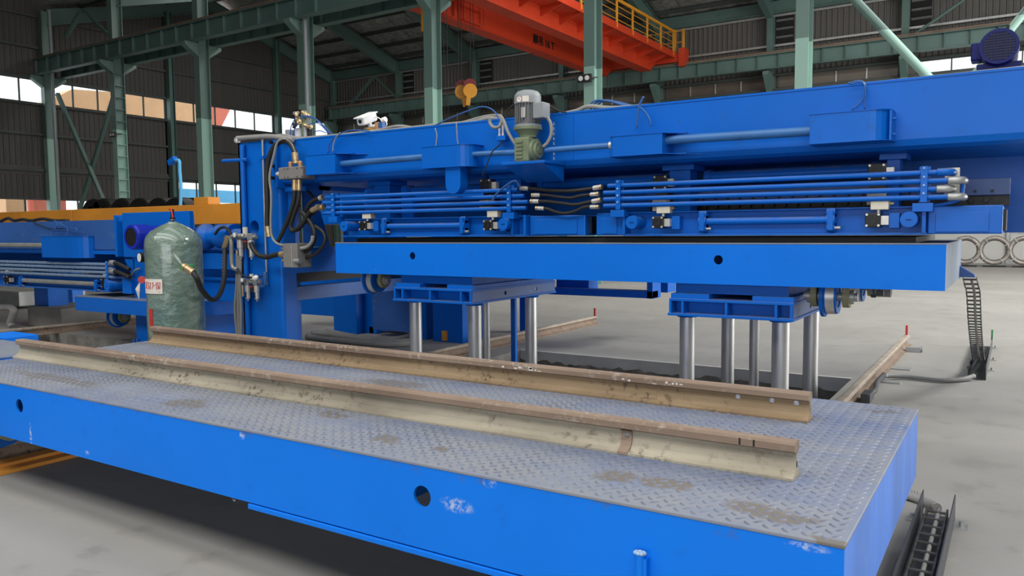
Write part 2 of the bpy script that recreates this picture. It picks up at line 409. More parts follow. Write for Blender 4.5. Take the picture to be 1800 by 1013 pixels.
# window glass
m_, t, b = nt('glass'); tr = N(t, 'ShaderNodeBsdfTransparent'); tr.inputs[0].default_value = (.93, .95, .95, 1); gl = N(t, 'ShaderNodeBsdfGlossy'); gl.inputs['Roughness'].default_value = .05
ms = N(t, 'ShaderNodeMixShader'); ms.inputs[0].default_value = .06; t.links.new(tr.outputs[0], ms.inputs[1]); t.links.new(gl.outputs[0], ms.inputs[2]); t.links.new(ms.outputs[0], t.nodes['Material Output'].inputs[0])
m_, t, b = nt('gauge_face'); b.inputs['Base Color'].default_value = (.8, .8, .78, 1); b.inputs['Roughness'].default_value = .2

# ================================================================== THE HALL
YR, YW, XL = 20.8, 40.3, -40.3
PIT = (-5.55, -1.42, 4.7, 8.92)
PITL = (-13.35, -9.2, 4.6, 6.75)
fl = MB()
xs = [-60, PITL[0], PITL[1], PIT[0], PIT[1], 25]; ys = [-20, PITL[2], PIT[2], PITL[3], PIT[3], 60]
for i in range(5):
    for j in range(5):
        cx, cy = (xs[i]+xs[i+1])/2, (ys[j]+ys[j+1])/2
        if any(p[0] < cx < p[1] and p[2] < cy < p[3] for p in (PIT, PITL)): continue
        fl.face([(xs[i], ys[j], 0), (xs[i+1], ys[j], 0), (xs[i+1], ys[j+1], 0), (xs[i], ys[j+1], 0)])
floor = struct(fl.build('floor', 'concrete'))
for p in (PIT, PITL):
    q = MB(); D = -.9
    q.face([(p[0], p[2], D), (p[1], p[2], D), (p[1], p[3], D), (p[0], p[3], D)])
    q.build('pit_floor', 'pit_concrete', floor)
    for (a, b_) in (((p[0], p[2]), (p[1], p[2])), ((p[1], p[2]), (p[1], p[3])), ((p[1], p[3]), (p[0], p[3])), ((p[0], p[3]), (p[0], p[2]))):
        q = MB(); n = 40
        for i in range(n):   # ragged concrete lip
            f0, f1 = i/n, (i+1)/n
            A = V((*a, 0)).lerp(V((*b_, 0)), f0); B = V((*a, 0)).lerp(V((*b_, 0)), f1)
            q.face([A, B, B+V((0, 0, D)), A+V((0, 0, D))])
        q.build('pit_wall', 'pit_concrete', floor)
# rough concrete lip at the far edge of the pit
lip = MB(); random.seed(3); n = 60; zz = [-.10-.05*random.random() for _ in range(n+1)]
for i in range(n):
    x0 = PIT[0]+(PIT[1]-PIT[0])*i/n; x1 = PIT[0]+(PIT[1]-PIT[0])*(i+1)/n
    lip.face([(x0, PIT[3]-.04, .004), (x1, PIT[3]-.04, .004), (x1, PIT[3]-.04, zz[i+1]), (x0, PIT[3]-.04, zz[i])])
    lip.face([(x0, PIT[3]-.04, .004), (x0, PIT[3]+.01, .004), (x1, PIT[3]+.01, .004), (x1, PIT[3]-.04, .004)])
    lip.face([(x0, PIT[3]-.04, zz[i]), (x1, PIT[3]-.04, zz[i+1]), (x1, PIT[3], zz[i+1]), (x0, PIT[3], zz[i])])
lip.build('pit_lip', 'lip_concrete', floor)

# ---- corrugated sheets
def sheet(width, h, along, mat, pitch=.24, depth=.035):
    """sheet lying at 0..width along axis, ribs towards the hall"""
    q = MB(); n = int(width/pitch); pr = []
    for i in range(n):
        o = i*width/n; p_ = width/n
        pr += [(o, 0), (o+p_*.55, 0), (o+p_*.66, depth), (o+p_*.89, depth)]
    pr.append((width, 0))
    for (a, da), (b_, db) in zip(pr, pr[1:]):
        if along == 'X': q.face([(a, -da, 0), (b_, -db, 0), (b_, -db, h), (a, -da, h)])
        else: q.face([(da, a, 0), (db, b_, 0), (db, b_, h), (da, a, h)])
    me = q.mesh('sheet'); me.materials.append(M[mat]); return me
def sheets(parent, me, pts):
    for p in pts:
        o = bpy.data.objects.new('panel', me); COL.objects.link(o); o.location = p; o.parent = parent
# left wall
ZL = 14.8
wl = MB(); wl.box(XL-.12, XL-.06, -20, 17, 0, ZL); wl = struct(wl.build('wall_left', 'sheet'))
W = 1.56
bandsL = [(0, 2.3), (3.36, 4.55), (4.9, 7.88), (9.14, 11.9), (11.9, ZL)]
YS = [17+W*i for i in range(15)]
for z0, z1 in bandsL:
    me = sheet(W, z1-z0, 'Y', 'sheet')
    for k_, y in enumerate(YS):
        if z1 == 4.55 and 27.6 < y+.8 < 33.2: continue
        if z0 == 4.9 or z1 != 4.55 or True:
            sheets(wl, me, [(XL+.012*(k_ % 2), y, z0)])
for z0, z1 in ((0, 2.3), (3.36, 7.9), (9.12, ZL)):
    g = MB(); g.box(XL-.06, XL-.03, 17, 27.65 if z0 == 3.36 else 40.4, z0, z1)
    if z0 == 3.36: g.box(XL-.06, XL-.03, 33.1, 40.4, z0, z1); g.box(XL-.06, XL-.03, 27.65, 33.1, 4.85, z1)
    g.build('backing_sheet', 'sheet', wl)
for z in (4.72, 6.45, 7.9, 9.12, 10.6, 12.08):
    g = MB(); g.box(XL+.04, XL+.16, 17, 40.3, z-.06, z+.06); g.build('girt', 'purlin', wl)
g = MB(); g.box(XL-.02, XL+.05, 17, 40.3, 4.5, 4.92); g.build('sill_band', 'sheet', wl)
def window(name, u0, u1, z0, z1, pane, fixed, along, mat, bright=True):
    """band of panes; along Y on the left wall (X fixed) or along X on the back wall"""
    root = bpy.data.objects.new(name, None); COL.objects.link(root); root['kind'] = 'structure'
    n = max(1, round((u1-u0)/pane)); p_ = (u1-u0)/n
    def bx(q, a, b_, c0, c1, d0, d1):
        if along == 'Y': q.box(fixed+d0, fixed+d1, a, b_, c0, c1)
        else: q.box(a, b_, fixed-d1, fixed-d0, c0, c1)
    fr = MB(); bx(fr, u0-.05, u1+.05, z0-.05, z0+.04, -.03, .06); bx(fr, u0-.05, u1+.05, z1-.04, z1+.05, -.03, .06)
    bx(fr, u0-.05, u0+.03, z0, z1, -.03, .06); bx(fr, u1-.03, u1+.05, z0, z1, -.03, .06)
    fr.build('window_frame', 'purlin', root)
    me = None
    for i in range(n):
        if i:
            q = MB(); bx(q, u0+i*p_-.03, u0+i*p_+.03, z0, z1, -.03, .05); q.build('mullion', 'galv' if mat == 'dirty_pane' else 'purlin', root)
        q = MB(); bx(q, u0+i*p_+.03, u0+(i+1)*p_-.03, z0+.04, z1-.04, 0, .008); q.build('pane', mat, root)
    return root
wn = 0
for (a, b_) in ((17, 27.2), (27.6, 34.8), (35.2, 39.6)):
    wn += 1; window('window_%d' % wn, a, b_, 7.95, 9.08, 1.32, XL, 'Y', 'glass')
for (a, b_, c0, c1) in ((17, 27.2, 2.34, 3.32), (27.7, 33.1, 2.34, 4.78)):
    wn += 1; window('window_%d' % wn, a, b_, c0, c1, 1.32, XL, 'Y', 'glass')
q = MB(); q.box(XL-.05, XL, 33.15, 40.3, 2.3, 3.36); q.box(XL-.05, XL, 27.2, 27.7, 2.3, 9.1); q.box(XL-.05, XL, 34.8, 35.2, 7.88, 9.14); q.box(XL-.05, XL, 39.6, 40.3, 7.88, 9.14)
q.box(XL-.05, XL, 33.1, 40.3, 3.3, 4.95); q.build('panel', 'sheet', wl)
# back wall
wb = MB(); wb.box(XL, 16, YW+.02, YW+.08, 0, 3.3); wb = struct(wb.build('wall_back', 'dado'))
W2 = 1.5
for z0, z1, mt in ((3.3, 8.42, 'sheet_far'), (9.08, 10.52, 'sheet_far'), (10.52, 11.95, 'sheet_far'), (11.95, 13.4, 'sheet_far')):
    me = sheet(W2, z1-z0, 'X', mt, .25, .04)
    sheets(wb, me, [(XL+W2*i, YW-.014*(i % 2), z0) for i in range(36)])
for z0, z1 in ((3.2, 8.43), (9.07, 13.4)):
    g = MB(); g.box(XL, 16, YW+.03, YW+.06, z0, z1); g.build('backing_sheet', 'sheet_far', wb)
for x0, x1 in ((-40.3, -39.75), (-34.45, -33.75), (-28.35, -27.65), (-22.35, -21.65), (-16.45, -15.85), (-10.65, -10.05), (-4.8, -3.95), (1.3, 16)):
    g = MB(); g.box(x0, x1, YW-.01, YW+.06, 8.4, 9.1); g.build('filler_panel', 'sheet_far', wb)
for z in (3.3, 5.2, 6.8, 8.4, 9.1, 10.52, 11.95):
    g = MB(); g.box(XL, 5, YW-.2, YW-.06, z-.05, z+.05); g.build('girt', 'galv' if z in (10.52, 11.95) else 'purlin', wb)
for i, (a, b_, mt) in enumerate(((-39.8, -34.4, 'dirty_pane'), (-33.8, -28.3, 'dirty_pane'), (-27.7, -22.3, 'dirty_pane'), (-21.7, -16.4, 'dirty_pane'), (-15.9, -10.6, 'dirty_pane'), (-10.1, -4.75, 'dirty_pane'), (-3.95, 1.3, 'glass'))):
    wn += 1; window('window_%d' % wn, a, b_, 8.46, 9.04, 1.34, YW, 'X', mt)
# light trim and door low on the back wall, right
q = MB(); q.box(-2.0, 3, YW-.1, YW+.02, 3.15, 3.35); q.box(-2.0, 3, YW-.06, YW+.02, 4.0, 4.2); struct(q.build('trim_1', 'galv'))
d = bpy.data.objects.new('door_1', None); COL.objects.link(d); d['kind'] = 'structure'
q = MB(); q.box(-.35, 1.9, YW-.08, YW, 0, 2.6); q.build('door_frame', 'galv', d)
q = MB(); q.box(-.2, .8, YW-.12, YW-.08, .1, 1.25); q.build('door_leaf', 'dado', d); q = MB(); q.box(-.2, .8, YW-.12, YW-.08, 1.35, 2.45); q.build('pane', 'dirty_pane', d)

q = MB(); q.box(-41, -6, -14.2, -14, 0, 14.6); q.box(-6, 11, -14.2, -14, 6.4, 14.6); q.box(11, 16, -14.2, -14, 0, 14.6); struct(q.build('wall_front', 'sheet_far'))
q = MB(); q.box(15, 15.2, -14, 13.5, 0, 15.2); q.box(15, 15.2, 13.5, 30.5, 6.6, 15.2); q.box(15, 15.2, 30.5, 40.4, 0, 15.2); struct(q.build('wall_right', 'sheet_far'))
# roof: gable over the far bay, gable over the near bay
def roof_z(y):
    if y > 30.5: return 15.25-(y-30.5)*.272
    if y > 20.8: return 12.6+(y-20.8)*.272
    if y > 10.9: return 12.6+(20.8-y)*.272
    return 15.3-(10.9-y)*.15
roof = MB()
for a, b_ in ((40.6, 30.5), (30.5, 20.8), (20.8, 10.9), (10.9, -14.2)):
    roof.face([(-41, a, roof_z(a)+.12), (16, a, roof_z(a)+.12), (16, b_, roof_z(b_)+.12), (-41, b_, roof_z(b_)+.12)])
roof = struct(roof.build('ceiling', 'foil'))
BX = [-40.1, -34.2, -28.2, -22.2, -16.3, -10.45, -4.6, 1.4]
py_ = [20.9, 22.6, 24.2, 25.8, 27.4, 29.0, 30.5, 32.0, 33.5, 35.0, 36.5, 38.0, 39.4, 40.4]
for y in py_[1:-1]:
    q = MB(); z = roof_z(y); q.box(-40.5, 12, y-.04, y+.04, z-.16, z+.02); q.build('purlin', 'purlin', roof)
for i in range(len(BX)-1):
    for j in range(6, 13):
        y0, y1 = py_[j], py_[j+1]
        for k in range(4):   # four foil-backed sheets per bay
            x0 = BX[i]+.1+(BX[i+1]-BX[i]-.2)*k/4; x1 = BX[i]+.1+(BX[i+1]-BX[i]-.2)*(k+1)/4-.03
            z0, z1 = roof_z(y0)+.07, roof_z(y1)+.07; ym = (y0+y1)/2; zm = (z0+z1)/2-.03-.03*random.random(); xm = (x0+x1)/2
            if j >= 8 or i > 3:
                q = MB(); A, B, C_, D_ = (x0, y0+.03, z0), (x1, y0+.03, z0), (x1, y1-.03, z1), (x0, y1-.03, z1); E_ = (xm, ym, zm)
                for f in ((A, B, E_), (B, C_, E_), (C_, D_, E_), (D_, A, E_)): q.face(f)
                q.build('roof_panel', 'foil', roof)
for x in BX:   # rafters
    q = MB()
    q.prism([(40.1, roof_z(40.1)-.95), (40.1, roof_z(40.1)-.1), (30.5, roof_z(30.5)-.1), (30.5, roof_z(30.5)-.7)], 'X', x-.02, x+.02)
    q.bar((x, 40.1, roof_z(40.1)-.95), (x, 30.5, roof_z(30.5)-.7), .3, .03); q.bar((x, 40.1, roof_z(40.1)-.12), (x, 30.5, roof_z(30.5)-.12), .3, .03)
    q.bar((x, 20.9, roof_z(20.9)-.9), (x, 30.5, roof_z(30.5)-.7), .3, .03)
    q.prism([(20.9, roof_z(20.9)-.9), (20.9, roof_z(20.9)-.1), (30.5, roof_z(30.5)-.1), (30.5, roof_z(30.5)-.7)], 'X', x-.02, x+.02)
    q.build('rafter', 'green', roof)
# eave beam along the back wall
q = MB(); q.box(-40.3, 8, YW-.4, YW-.34, 12.05, 12.6); q.box(-40.3, 8, YW-.5, YW-.24, 12.0, 12.05); q.build('eave_beam', 'green', roof)

# ---- columns
def h_col(x, y, z0, z1, w_, d_, mat, name, label, wcol=True):
    t_ = thing(name, label, 'column', (x, y, z0))
    q = MB(); q.box(x-w_/2, x+w_/2, y-d_/2, y-d_/2+.025, z0, z1); q.build('flange', mat, t_)
    q = MB(); q.box(x-w_/2, x+w_/2, y+d_/2-.025, y+d_/2, z0, z1); q.build('flange', mat, t_)
    q = MB(); q.box(x-.012, x+.012, y-d_/2+.025, y+d_/2-.025, z0, z1); q.build('web', mat, t_)
    return t_
LABR = ['steel column in the left wall corner, carrying a thin pale drainpipe',
        'green column with a rung-like ladder of plates, left of the braced bay',
        'green column between the ladder column and the one with the drainpipe',
        'green column with a grey drainpipe behind the blue press frame',
        'two-tone green column beside the hanging yellow hook',
        'two-tone green column crossing in front of the red crane',
        'two-tone green column nearest the right side, plain and widest']
for i, x in enumerate(BX[:7]):
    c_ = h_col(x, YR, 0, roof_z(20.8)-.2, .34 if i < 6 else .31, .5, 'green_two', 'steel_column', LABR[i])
    for s_ in (-1, 1):
        q = MB(); ya = YR+s_*.25; yb = YR+s_*.85
        q.prism([(ya, 8.72), (yb, 9.12), (yb, 9.24), (ya, 9.24)], 'X', x-.15, x+.15); q.build('corbel', 'green_two', c_)
    if i == 1:
        z = .4
        while z < 9: 
            q = MB(); q.box(x+.012, x+.168, YR-.22, YR+.22, z-.012, z+.012); q.build('rung', 'green_two', c_); z += .52
    if i in (0, 3):
        q = MB(); p0 = at((99, 540)[i == 3], (253, 150)[i == 3], Y=YR-.32); q.cyl((p0.x, YR-.35, 0), (p0.x, YR-.35, 12.2 if i == 0 else 9.2), .07, 12); q.build('drainpipe', 'cap_grey', c_)
# far wall columns
FX = [-40.0, -34.1, -28.0, -22.0, -16.2, -10.4, -4.47]
names = ['far corner', 'second from the far left corner', 'third from the far left corner', 'behind the motor gearbox', 'right of the red crane end', 'behind the plain wide column', 'right end, beside the bright window']
for i, x in enumerate(FX):
    c_ = h_col(x, YW-.35, 0, 12.4, .30, .4, 'green', 'wall_column', 'dark green column on the back wall, '+names[i])
    q = MB(); q.prism([(YW-.55, 8.3), (YW-1.25, 9.0), (YW-1.25, 9.15), (YW-.55, 9.15)], 'X', x-.14, x+.14); q.build('corbel', 'green', c_)
    if i in (1, 2, 5, 6):
        v = thing('wall_vent', 'dark louvred vent on the back wall beside the column '+names[i], 'vent', (x+.6, YW-.1, 10.7), 'back wall vents')
        q = MB(); q.box(x+.2, x+1.0, YW-.12, YW-.05, 10.55, 11.95); q.build('opening', 'dark_gap', v)
        for z in (10.9, 11.3, 11.7):
            q = MB(); q.bar((x+.2, YW-.16, z), (x+1.0, YW-.16, z), .12, .03, (0, .5, 1)); q.build('slat', 'galv', v)
for i, (y, lb) in enumerate(((27.4, 'dark green wind column on the left wall between the upper windows'), (35.0, 'dark green wind column on the left wall near the far corner'))):
    h_col(XL+.3, y, 0, 13.8, .35, .32, 'green', 'wall_column', lb)
# ---- crane runway beams
def runway(y, x0, x1, label, stiff, rail=True):
    t_ = thing('crane_runway_beam', label, 'beam', ((x0+x1)/2, y, 9.24))
    q = MB(); q.box(x0, x1, y-.008, y+.008, 9.27, 9.9); q.build('web', 'green', t_)
    q = MB(); q.box(x0, x1, y-.16, y+.16, 9.24, 9.27); q.build('bottom_flange', 'green', t_)
    q = MB(); q.box(x0, x1, y-.2, y+.2, 9.9, 9.93); q.build('top_flange', 'green', t_)
    if rail:
        q = MB(); q.box(x0, x1, y-.06, y+.06, 9.93, 9.95); q.box(x0, x1, y-.012, y+.012, 9.95, 10.03); q.box(x0, x1, y-.04, y+.04, 10.03, 10.07); q.build('crane_rail', 'rail_brown', t_)
    x = x0+.3
    while x < min(x1, stiff):
        q = MB(); q.box(x-.01, x+.01, y-.15, y+.15, 9.27, 9.9); q.build('stiffener', 'green', t_); x += .99
runway(20.2, -40.0, 8, 'crane runway beam with brown rail on top, on the near side of the columns', -20)
runway(21.4, -40.0, 8, 'crane runway beam on the far side of the interior columns', -16)
runway(39.2, -39.8, 4, 'long stiffened runway beam along the back wall under the red crane end', 2)
# ---- braces
def brace(a, b_, r, label, sq=False, mat='green'):
    q = MB()
    if sq: q.bar(a, b_, r*1.6, r*1.6)
    else: q.cyl(a, b_, r, 12)
    tag(q.build('diagonal_brace', mat), label, 'brace')
Yb = YR+.1
brace(at(101, 165, Y=Yb), at(190, 372, Y=Yb), .10, 'diagonal brace falling right in the braced bay by the left wall', True)
brace(at(203, 160, Y=Yb+.2), at(138, 375, Y=Yb+.2), .10, 'diagonal brace rising right in the braced bay by the left wall', True)
brace(at(145, 18, Y=Yb), at(116, 64, Y=Yb), .12, 'short sloping brace above the runway, left leg of the upper vee')
brace(at(147, 17, Y=Yb), at(206, 78, Y=Yb), .07, 'short sloping brace above the runway, right leg of the upper vee')
def down(a, b_): return a+(b_-a)*(a.z/(a.z-b_.z))
def upto(a, b_, z): return b_+(a-b_)*((z-b_.z)/(a.z-b_.z))
brace(upto(at(1480, -24, Y=Yb), at(1830, 345, Y=Yb), 9.2), down(at(1480, -24, Y=Yb), at(1830, 345, Y=Yb)), .105, 'long round green brace crossing from top right down behind the press girder', mat='green_two')
brace(upto(at(1850, -40, Y=Yb+.3), at(1690, 160, Y=Yb+.3), 9.2), down(at(1850, -40, Y=Yb+.3), at(1690, 160, Y=Yb+.3)), .09, 'green brace at the top right corner behind the navy motor', mat='green_two')
brace(at(657, 135, Y=YW-.7), at(610, 192, Y=YW-.7), .09, 'far brace on the back wall, left leg of the vee', True)
brace(at(659, 135, Y=YW-.7), at(706, 180, Y=YW-.7), .06, 'far brace on the back wall, right leg of the vee', True)
brace(at(1605, 62, Y=YW-.8), at(1700, -4, Y=YW-.8), .07, 'thin far brace rising right on the back wall beside the bright window')
# ---- flood lamps on the columns
def flood(px, py, s_, label, ang=0):
    p = at(px, py, Y=YR-.45); t_ = thing('flood_lamp', label, 'lamp', p, 'column flood lamps')
    q = MB(); q.box(p.x-.2*s_, p.x+.2*s_, p.y-.06, p.y+.06, p.z-.11*s_, p.z+.11*s_); q.build('housing', 'black', t_)
    for k in (-1, 1):
        q = MB(); q.cyl((p.x+k*.1*s_, p.y-.05, p.z), (p.x+k*.1*s_, p.y-.075, p.z), .07*s_, 14); q.build('lens', 'lamp_glass', t_)
    q = MB(); q.bar((p.x+.1, p.y+.05, p.z), (p.x+.3, p.y+.22, p.z+.04), .03, .03); q.build('arm', 'black', t_)
flood(1028, 138, 1, 'twin black flood lamp on the column in front of the red crane')
flood(523, 199, .95, 'twin black flood lamp on the drainpipe column above the blue press frame')
flood(199, 237, .9, 'small flood lamp on the ladder column below the orange-lit window')

# ---- overhead travelling crane
cr = thing('overhead_crane', 'red double-girder overhead crane with yellow handrails and black lettering', 'crane', (-17.4, 30, 9.75))
for x0, x1 in ((-18.95, -18.45), (-16.5, -16.0)):
    q = MB(); q.prism([(21.2, 10.35), (22.4, 9.72), (38.3, 9.72), (39.4, 10.35), (39.4, 10.85), (21.2, 10.85)], 'X', x0, x1); q.build('girder', 'red', cr, bev=.01)
    q = MB(); q.box(x0-.06, x1+.06, 22.3, 38.4, 9.68, 9.72); q.build('bottom_flange', 'red', cr)
    q = MB(); q.box((x0+x1)/2-.04, (x0+x1)/2+.04, 21.3, 39.3, 10.85, 10.95); q.build('trolley_rail', 'rail_brown', cr)
for y in (21.4, 39.2):
    q = MB(); q.box(-19.6, -14.5, y-.2, y+.2, 10.1, 10.55); q.build('end_carriage', 'red', cr)
    for x in (-19.2, -14.95):
        q = MB(); q.cyl((x, y-.08, 10.2), (x, y+.08, 10.2), .15, 16); q.build('wheel', 'rail_brown', cr)
q = MB(); q.box(-14.72, -14.4, 38.9, 39.5, 9.85, 10.75); q.build('end_box', 'red', cr)
q = MB(); q.box(-16.0, -14.95, 21.6, 39.0, 10.36, 10.40); q.box(-14.97, -14.94, 21.6, 39.0, 10.30, 10.62); q.build('walkway', 'red', cr)
y = 22.6
while y < 39:
    q = MB(); q.prism([(-16.0, 10.36), (-15.0, 10.36), (-15.0, 10.3), (-15.9, 9.98), (-16.0, 9.98)], 'Y', y-.02, y+.02); q.build('walkway_bracket', 'red', cr); y += 1.55
y = 22.0; k = 0
while y < 38.95:
    q = MB(); q.box(-14.99, -14.93, y-.05, y+.05, 10.4, 11.55); q.build('handrail_post', 'yellow', cr); y += 1.68
for z, r in ((10.75, .018), (11.05, .018), (11.32, .018)):
    q = MB(); q.cyl((-14.96, 21.6, z), (-14.96, 38.8, z), r, 8); q.build('handrail', 'yellow', cr)
q = MB(); q.cyl((-14.96, 21.6, 11.6), (-14.96, 38.9, 11.6), .075, 12); q.build('top_handrail', 'yellow', cr)
for x in (-15.0, -14.55):
    q = MB(); q.box(x-.05, x+.05, 39.1, 39.2, 10.5, 11.75); q.build('handrail_post', 'yellow', cr)
for z in (11.1, 11.65):
    q = MB(); q.cyl((-19, 39.15, z), (-14.5, 39.15, z), .025, 8); q.build('handrail', 'yellow', cr)
for (y0, y1, z0, z1, x) in ((23.6, 24.8, 9.75, 10.9, -18.35), (25.2, 26.6, 9.75, 11.1, -18.2)):
    q = MB()
    for (a, b_) in (((x, y0, z0), (x, y0, z1)), ((x, y1, z0), (x, y1, z1)), ((x, y0, z0), (x, y1, z0)), ((x, y0, (z0+z1)/2), (x, y1, (z0+z1)/2)), ((x, y0, z1), (x, y1, z1))): q.cyl(a, b_, .035, 8)
    q.build('ladder_frame', 'red', cr)
for (x, y) in ((-18.0, 22.1), (-18.0, 22.9)):
    q = MB(); q.box(x-.05, x+.05, y-.06, y+.06, 9.9, 11); q.build('maintenance_post', 'yellow', cr)
q = MB(); q.box(-18.1, -17.0, 22.0, 23.0, 9.85, 9.9); q.build('maintenance_step', 'yellow', cr)
q = MB(); q.box(-18.2, -16.8, 23.4, 25.6, 10.95, 11.5); q.build('hoist_trolley', 'red', cr)
# yellow bracket left of the column beside the hook
pb = at(740, 27, Y=21.0); q = MB(); q.box(pb.x-.16, pb.x+.16, 21.2, 21.3, pb.z-.45, pb.z+.45); q.build('buffer_plate', 'yellow', cr)
# lettering on the near girder face (reads from the near end to the far end)
cu = bpy.data.curves.new('lettering', 'FONT'); cu.body = '顺吊 16 T'; cu.size = .46; cu.extrude = .004; cu.offset = .012
to = bpy.data.objects.new('tmp', cu); COL.objects.link(to); bpy.context.view_layer.update()
me = bpy.data.meshes.new_from_object(to.evaluated_get(bpy.context.evaluated_depsgraph_get())); bpy.data.objects.remove(to)
me.transform(Matrix(((0, 0, 1, -18.44), (1, 0, 0, 0), (0, 1, 0, 0), (0, 0, 0, 1))))
pt = at(937, 66, X=-18.44); me.transform(Matrix.Translation((0, pt.y, pt.z-.2)))
me.materials.clear(); me.materials.append(M['lettering']); lo = bpy.data.objects.new('lettering', me); COL.objects.link(lo); setpar(lo, cr)
# hook block
hp = at(820, 160, X=-17.4); hk = thing('hook_block', 'yellow crane hook block with two red-topped sheaves hanging on ropes', 'hook', hp)
ax = V((.62, -.78, 0)); sd = V((.78, .62, 0))
for k, (o_, f_) in enumerate(((-.17, .12), (.13, -.1))):
    c_ = V(hp)+sd*o_-ax*f_
    q = MB(); q.lathe(c_+V((0, 0, .2))-ax*.06, c_+V((0, 0, .2))+ax*.06, [(0, 0), (0, .23), (.05, .20), (.07, .20), (.12, .23), (.12, 0)], 24); q.build('sheave', 'dark_red', hk)
    q = MB(); q.cyl(c_-ax*.08+V((0, 0, -.02)), c_+ax*.1+V((0, 0, -.02)), .26, 24); q.build('sheave_guard', 'yellow', hk)
    q = MB(); q.bar(c_+V((0, 0, -.05))-sd*o_*.2, c_+V((0, 0, -.55))-sd*o_*.75, .16, .2, ax); q.build('cheek_plate', 'yellow', hk)
for dx in (-.2, -.12, .12, .2):
    q = MB(); q.cyl((hp.x+dx, hp.y+dx, hp.z+.2), (hp.x+dx, hp.y+dx, 11), .012, 6); q.build('rope', 'black', hk)
q = MB(); q.tube([(hp.x, hp.y, hp.z-.4), (hp.x, hp.y, hp.z-.6), (hp.x+.1, hp.y, hp.z-.75), (hp.x, hp.y, hp.z-.88), (hp.x-.12, hp.y, hp.z-.75)], .04); q.build('hook', 'black', hk)
for px in (782, 788):
    p = at(px, 215, Y=21.9); q = MB(); q.cyl((p.x, p.y, 3.5), (p.x, p.y, 11), .012, 6); tag(q.build('control_cable', 'black'), 'thin hanging control cable right of the hook column, %s of the pair' % ('left' if px == 782 else 'right'), 'cable')

# ---- outside, seen through the panes
paint('glare_orange', (.86, .50, .26), .6, .08); paint('glare_red', (.80, .21, .13), .6, .08)  # overexposure and haze are lightened into both gantry colours
og = thing('gantry_crane', 'orange-red gantry crane standing outside the left wall windows', 'crane', (-52, 30, 0))
q = MB(); q.prism([(24.5, 8.6), (28.2, 10.9), (37.5, 11.6), (37.5, 8.6)], 'X', -52.6, -51.4); q.build('girder', 'glare_orange', og)
q = MB(); q.prism([(37.5, 8.6), (37.5, 11.6), (40.6, 11.6), (38.8, 8.6)], 'X', -52.6, -51.4); q.build('end_tie', 'glare_red', og)
for y0, y1, mt in ((24.0, 25.2, 'glare_orange'), (25.6, 26.4, 'glare_red'), (27.0, 27.6, 'glare_red')):
    q = MB(); q.box(-52.5, -51.7, y0, y1, 0, 8.6); q.build('leg', mt, og)
bs = thing('steel_shed', 'blue steel truss shed outside behind the low left windows', 'shed', (-60, 42, 0))
q = MB(); q.box(-60.4, -60, 38, 56, 4.3, 5.4); q.build('truss_panel', 'sky_blue_steel', bs)
for y in (40, 44, 48, 52):
    q = MB(); q.box(-60.4, -60, y, y+.7, 0, 3.7); q.build('post', 'sky_blue_steel', bs)

# ================================================================== TRANSFER CARTS
def rail_profile(h, foot, head, web=.015):
    k = head/2; f_ = foot/2; w_ = web/2
    return dict(foot=[(-f_, 0), (f_, 0), (f_, .010), (f_*.5, .021), (w_+.010, .034), (w_+.003, .048), (w_, .06), (-w_, .06), (-w_-.003, .048), (-w_-.010, .034), (-f_*.5, .021), (-f_, .010)],
                head=[(-w_, h-.045), (-k, h-.034), (-k, h-.010), (-k+.010, h-.001), (0, h), (k-.010, h-.001), (k, h-.010), (k, h-.034), (w_, h-.045)])
def steel_rail(name, p, q, label, mats, h=.134, foot=.114, head=.068, holes=(), cat='rail', group=None):
    """rail from p to q on the level of p; head, web and foot"""
    p, q = V(p), V(q); L = (q-p).length; ang = math.atan2(q.y-p.y, q.x-p.x)
    T = Matrix.Translation(p) @ Matrix.Rotation(ang, 4, 'Z')
    t_ = thing(name, label, cat, p, group); pr = rail_profile(h, foot, head)
    for nm, key, mt in (('rail_foot', 'foot', mats[1]), ('rail_head', 'head', mats[0])):
        b_ = MB(); b_.prism(pr[key], 'X', 0, L); b_.v = [tuple(T @ V(v)) for v in b_.v]; b_.build(nm, mt, t_)
    b_ = MB()
    b_.holed('Y', 0, L, .038, h-.043, -.0075, .0075, [(x, z, r) for x, z, r in holes], 14)
    b_.v = [tuple(T @ V(v)) for v in b_.v]; b_.build('rail_web', mats[1], t_)
    return t_
def wheel_unit(t_, x, y, zc, R, flip=1, extra=True):
    """flanged wheel on an axle along X with two bearing blocks"""
    b_ = MB(); b_.lathe((x-.06, y, zc), (x+.06, y, zc), [(0, 0), (0, R+.025), (.025, R+.025), (.03, R), (.12, R-.004), (.12, R*.62), (.11, R*.6), (.11, 0)], 28); wh = b_.build('wheel', 'blue', t_)
    b_ = MB(); b_.lathe((x-.02, y, zc), (x+.045, y, zc), [(0, R+.002), (.065, R-.001)], 28); b_.build('tread', 'silver', wh)
    for s_ in (-1, 1):
        b_ = MB(); b_.lathe((x+s_*.12-.025, y, zc), (x+s_*.12+.025, y, zc), [(0, 0), (0, .085), (.05, .085), (.05, 0)], 20); b_.box(x+s_*.12-.022, x+s_*.12+.022, y-.075, y+.075, zc, zc+.13); br = b_.build('bearing_block', 'bearing_olive', t_)
        b_ = MB(); b_.cyl((x+s_*.145, y, zc), (x+s_*.175, y, zc), .055, 16); b_.build('bearing_cap', 'galv', br)
    b_ = MB(); b_.cyl((x-.2, y, zc), (x+.2, y, zc), .035, 14); b_.build('axle', 'galv', t_)
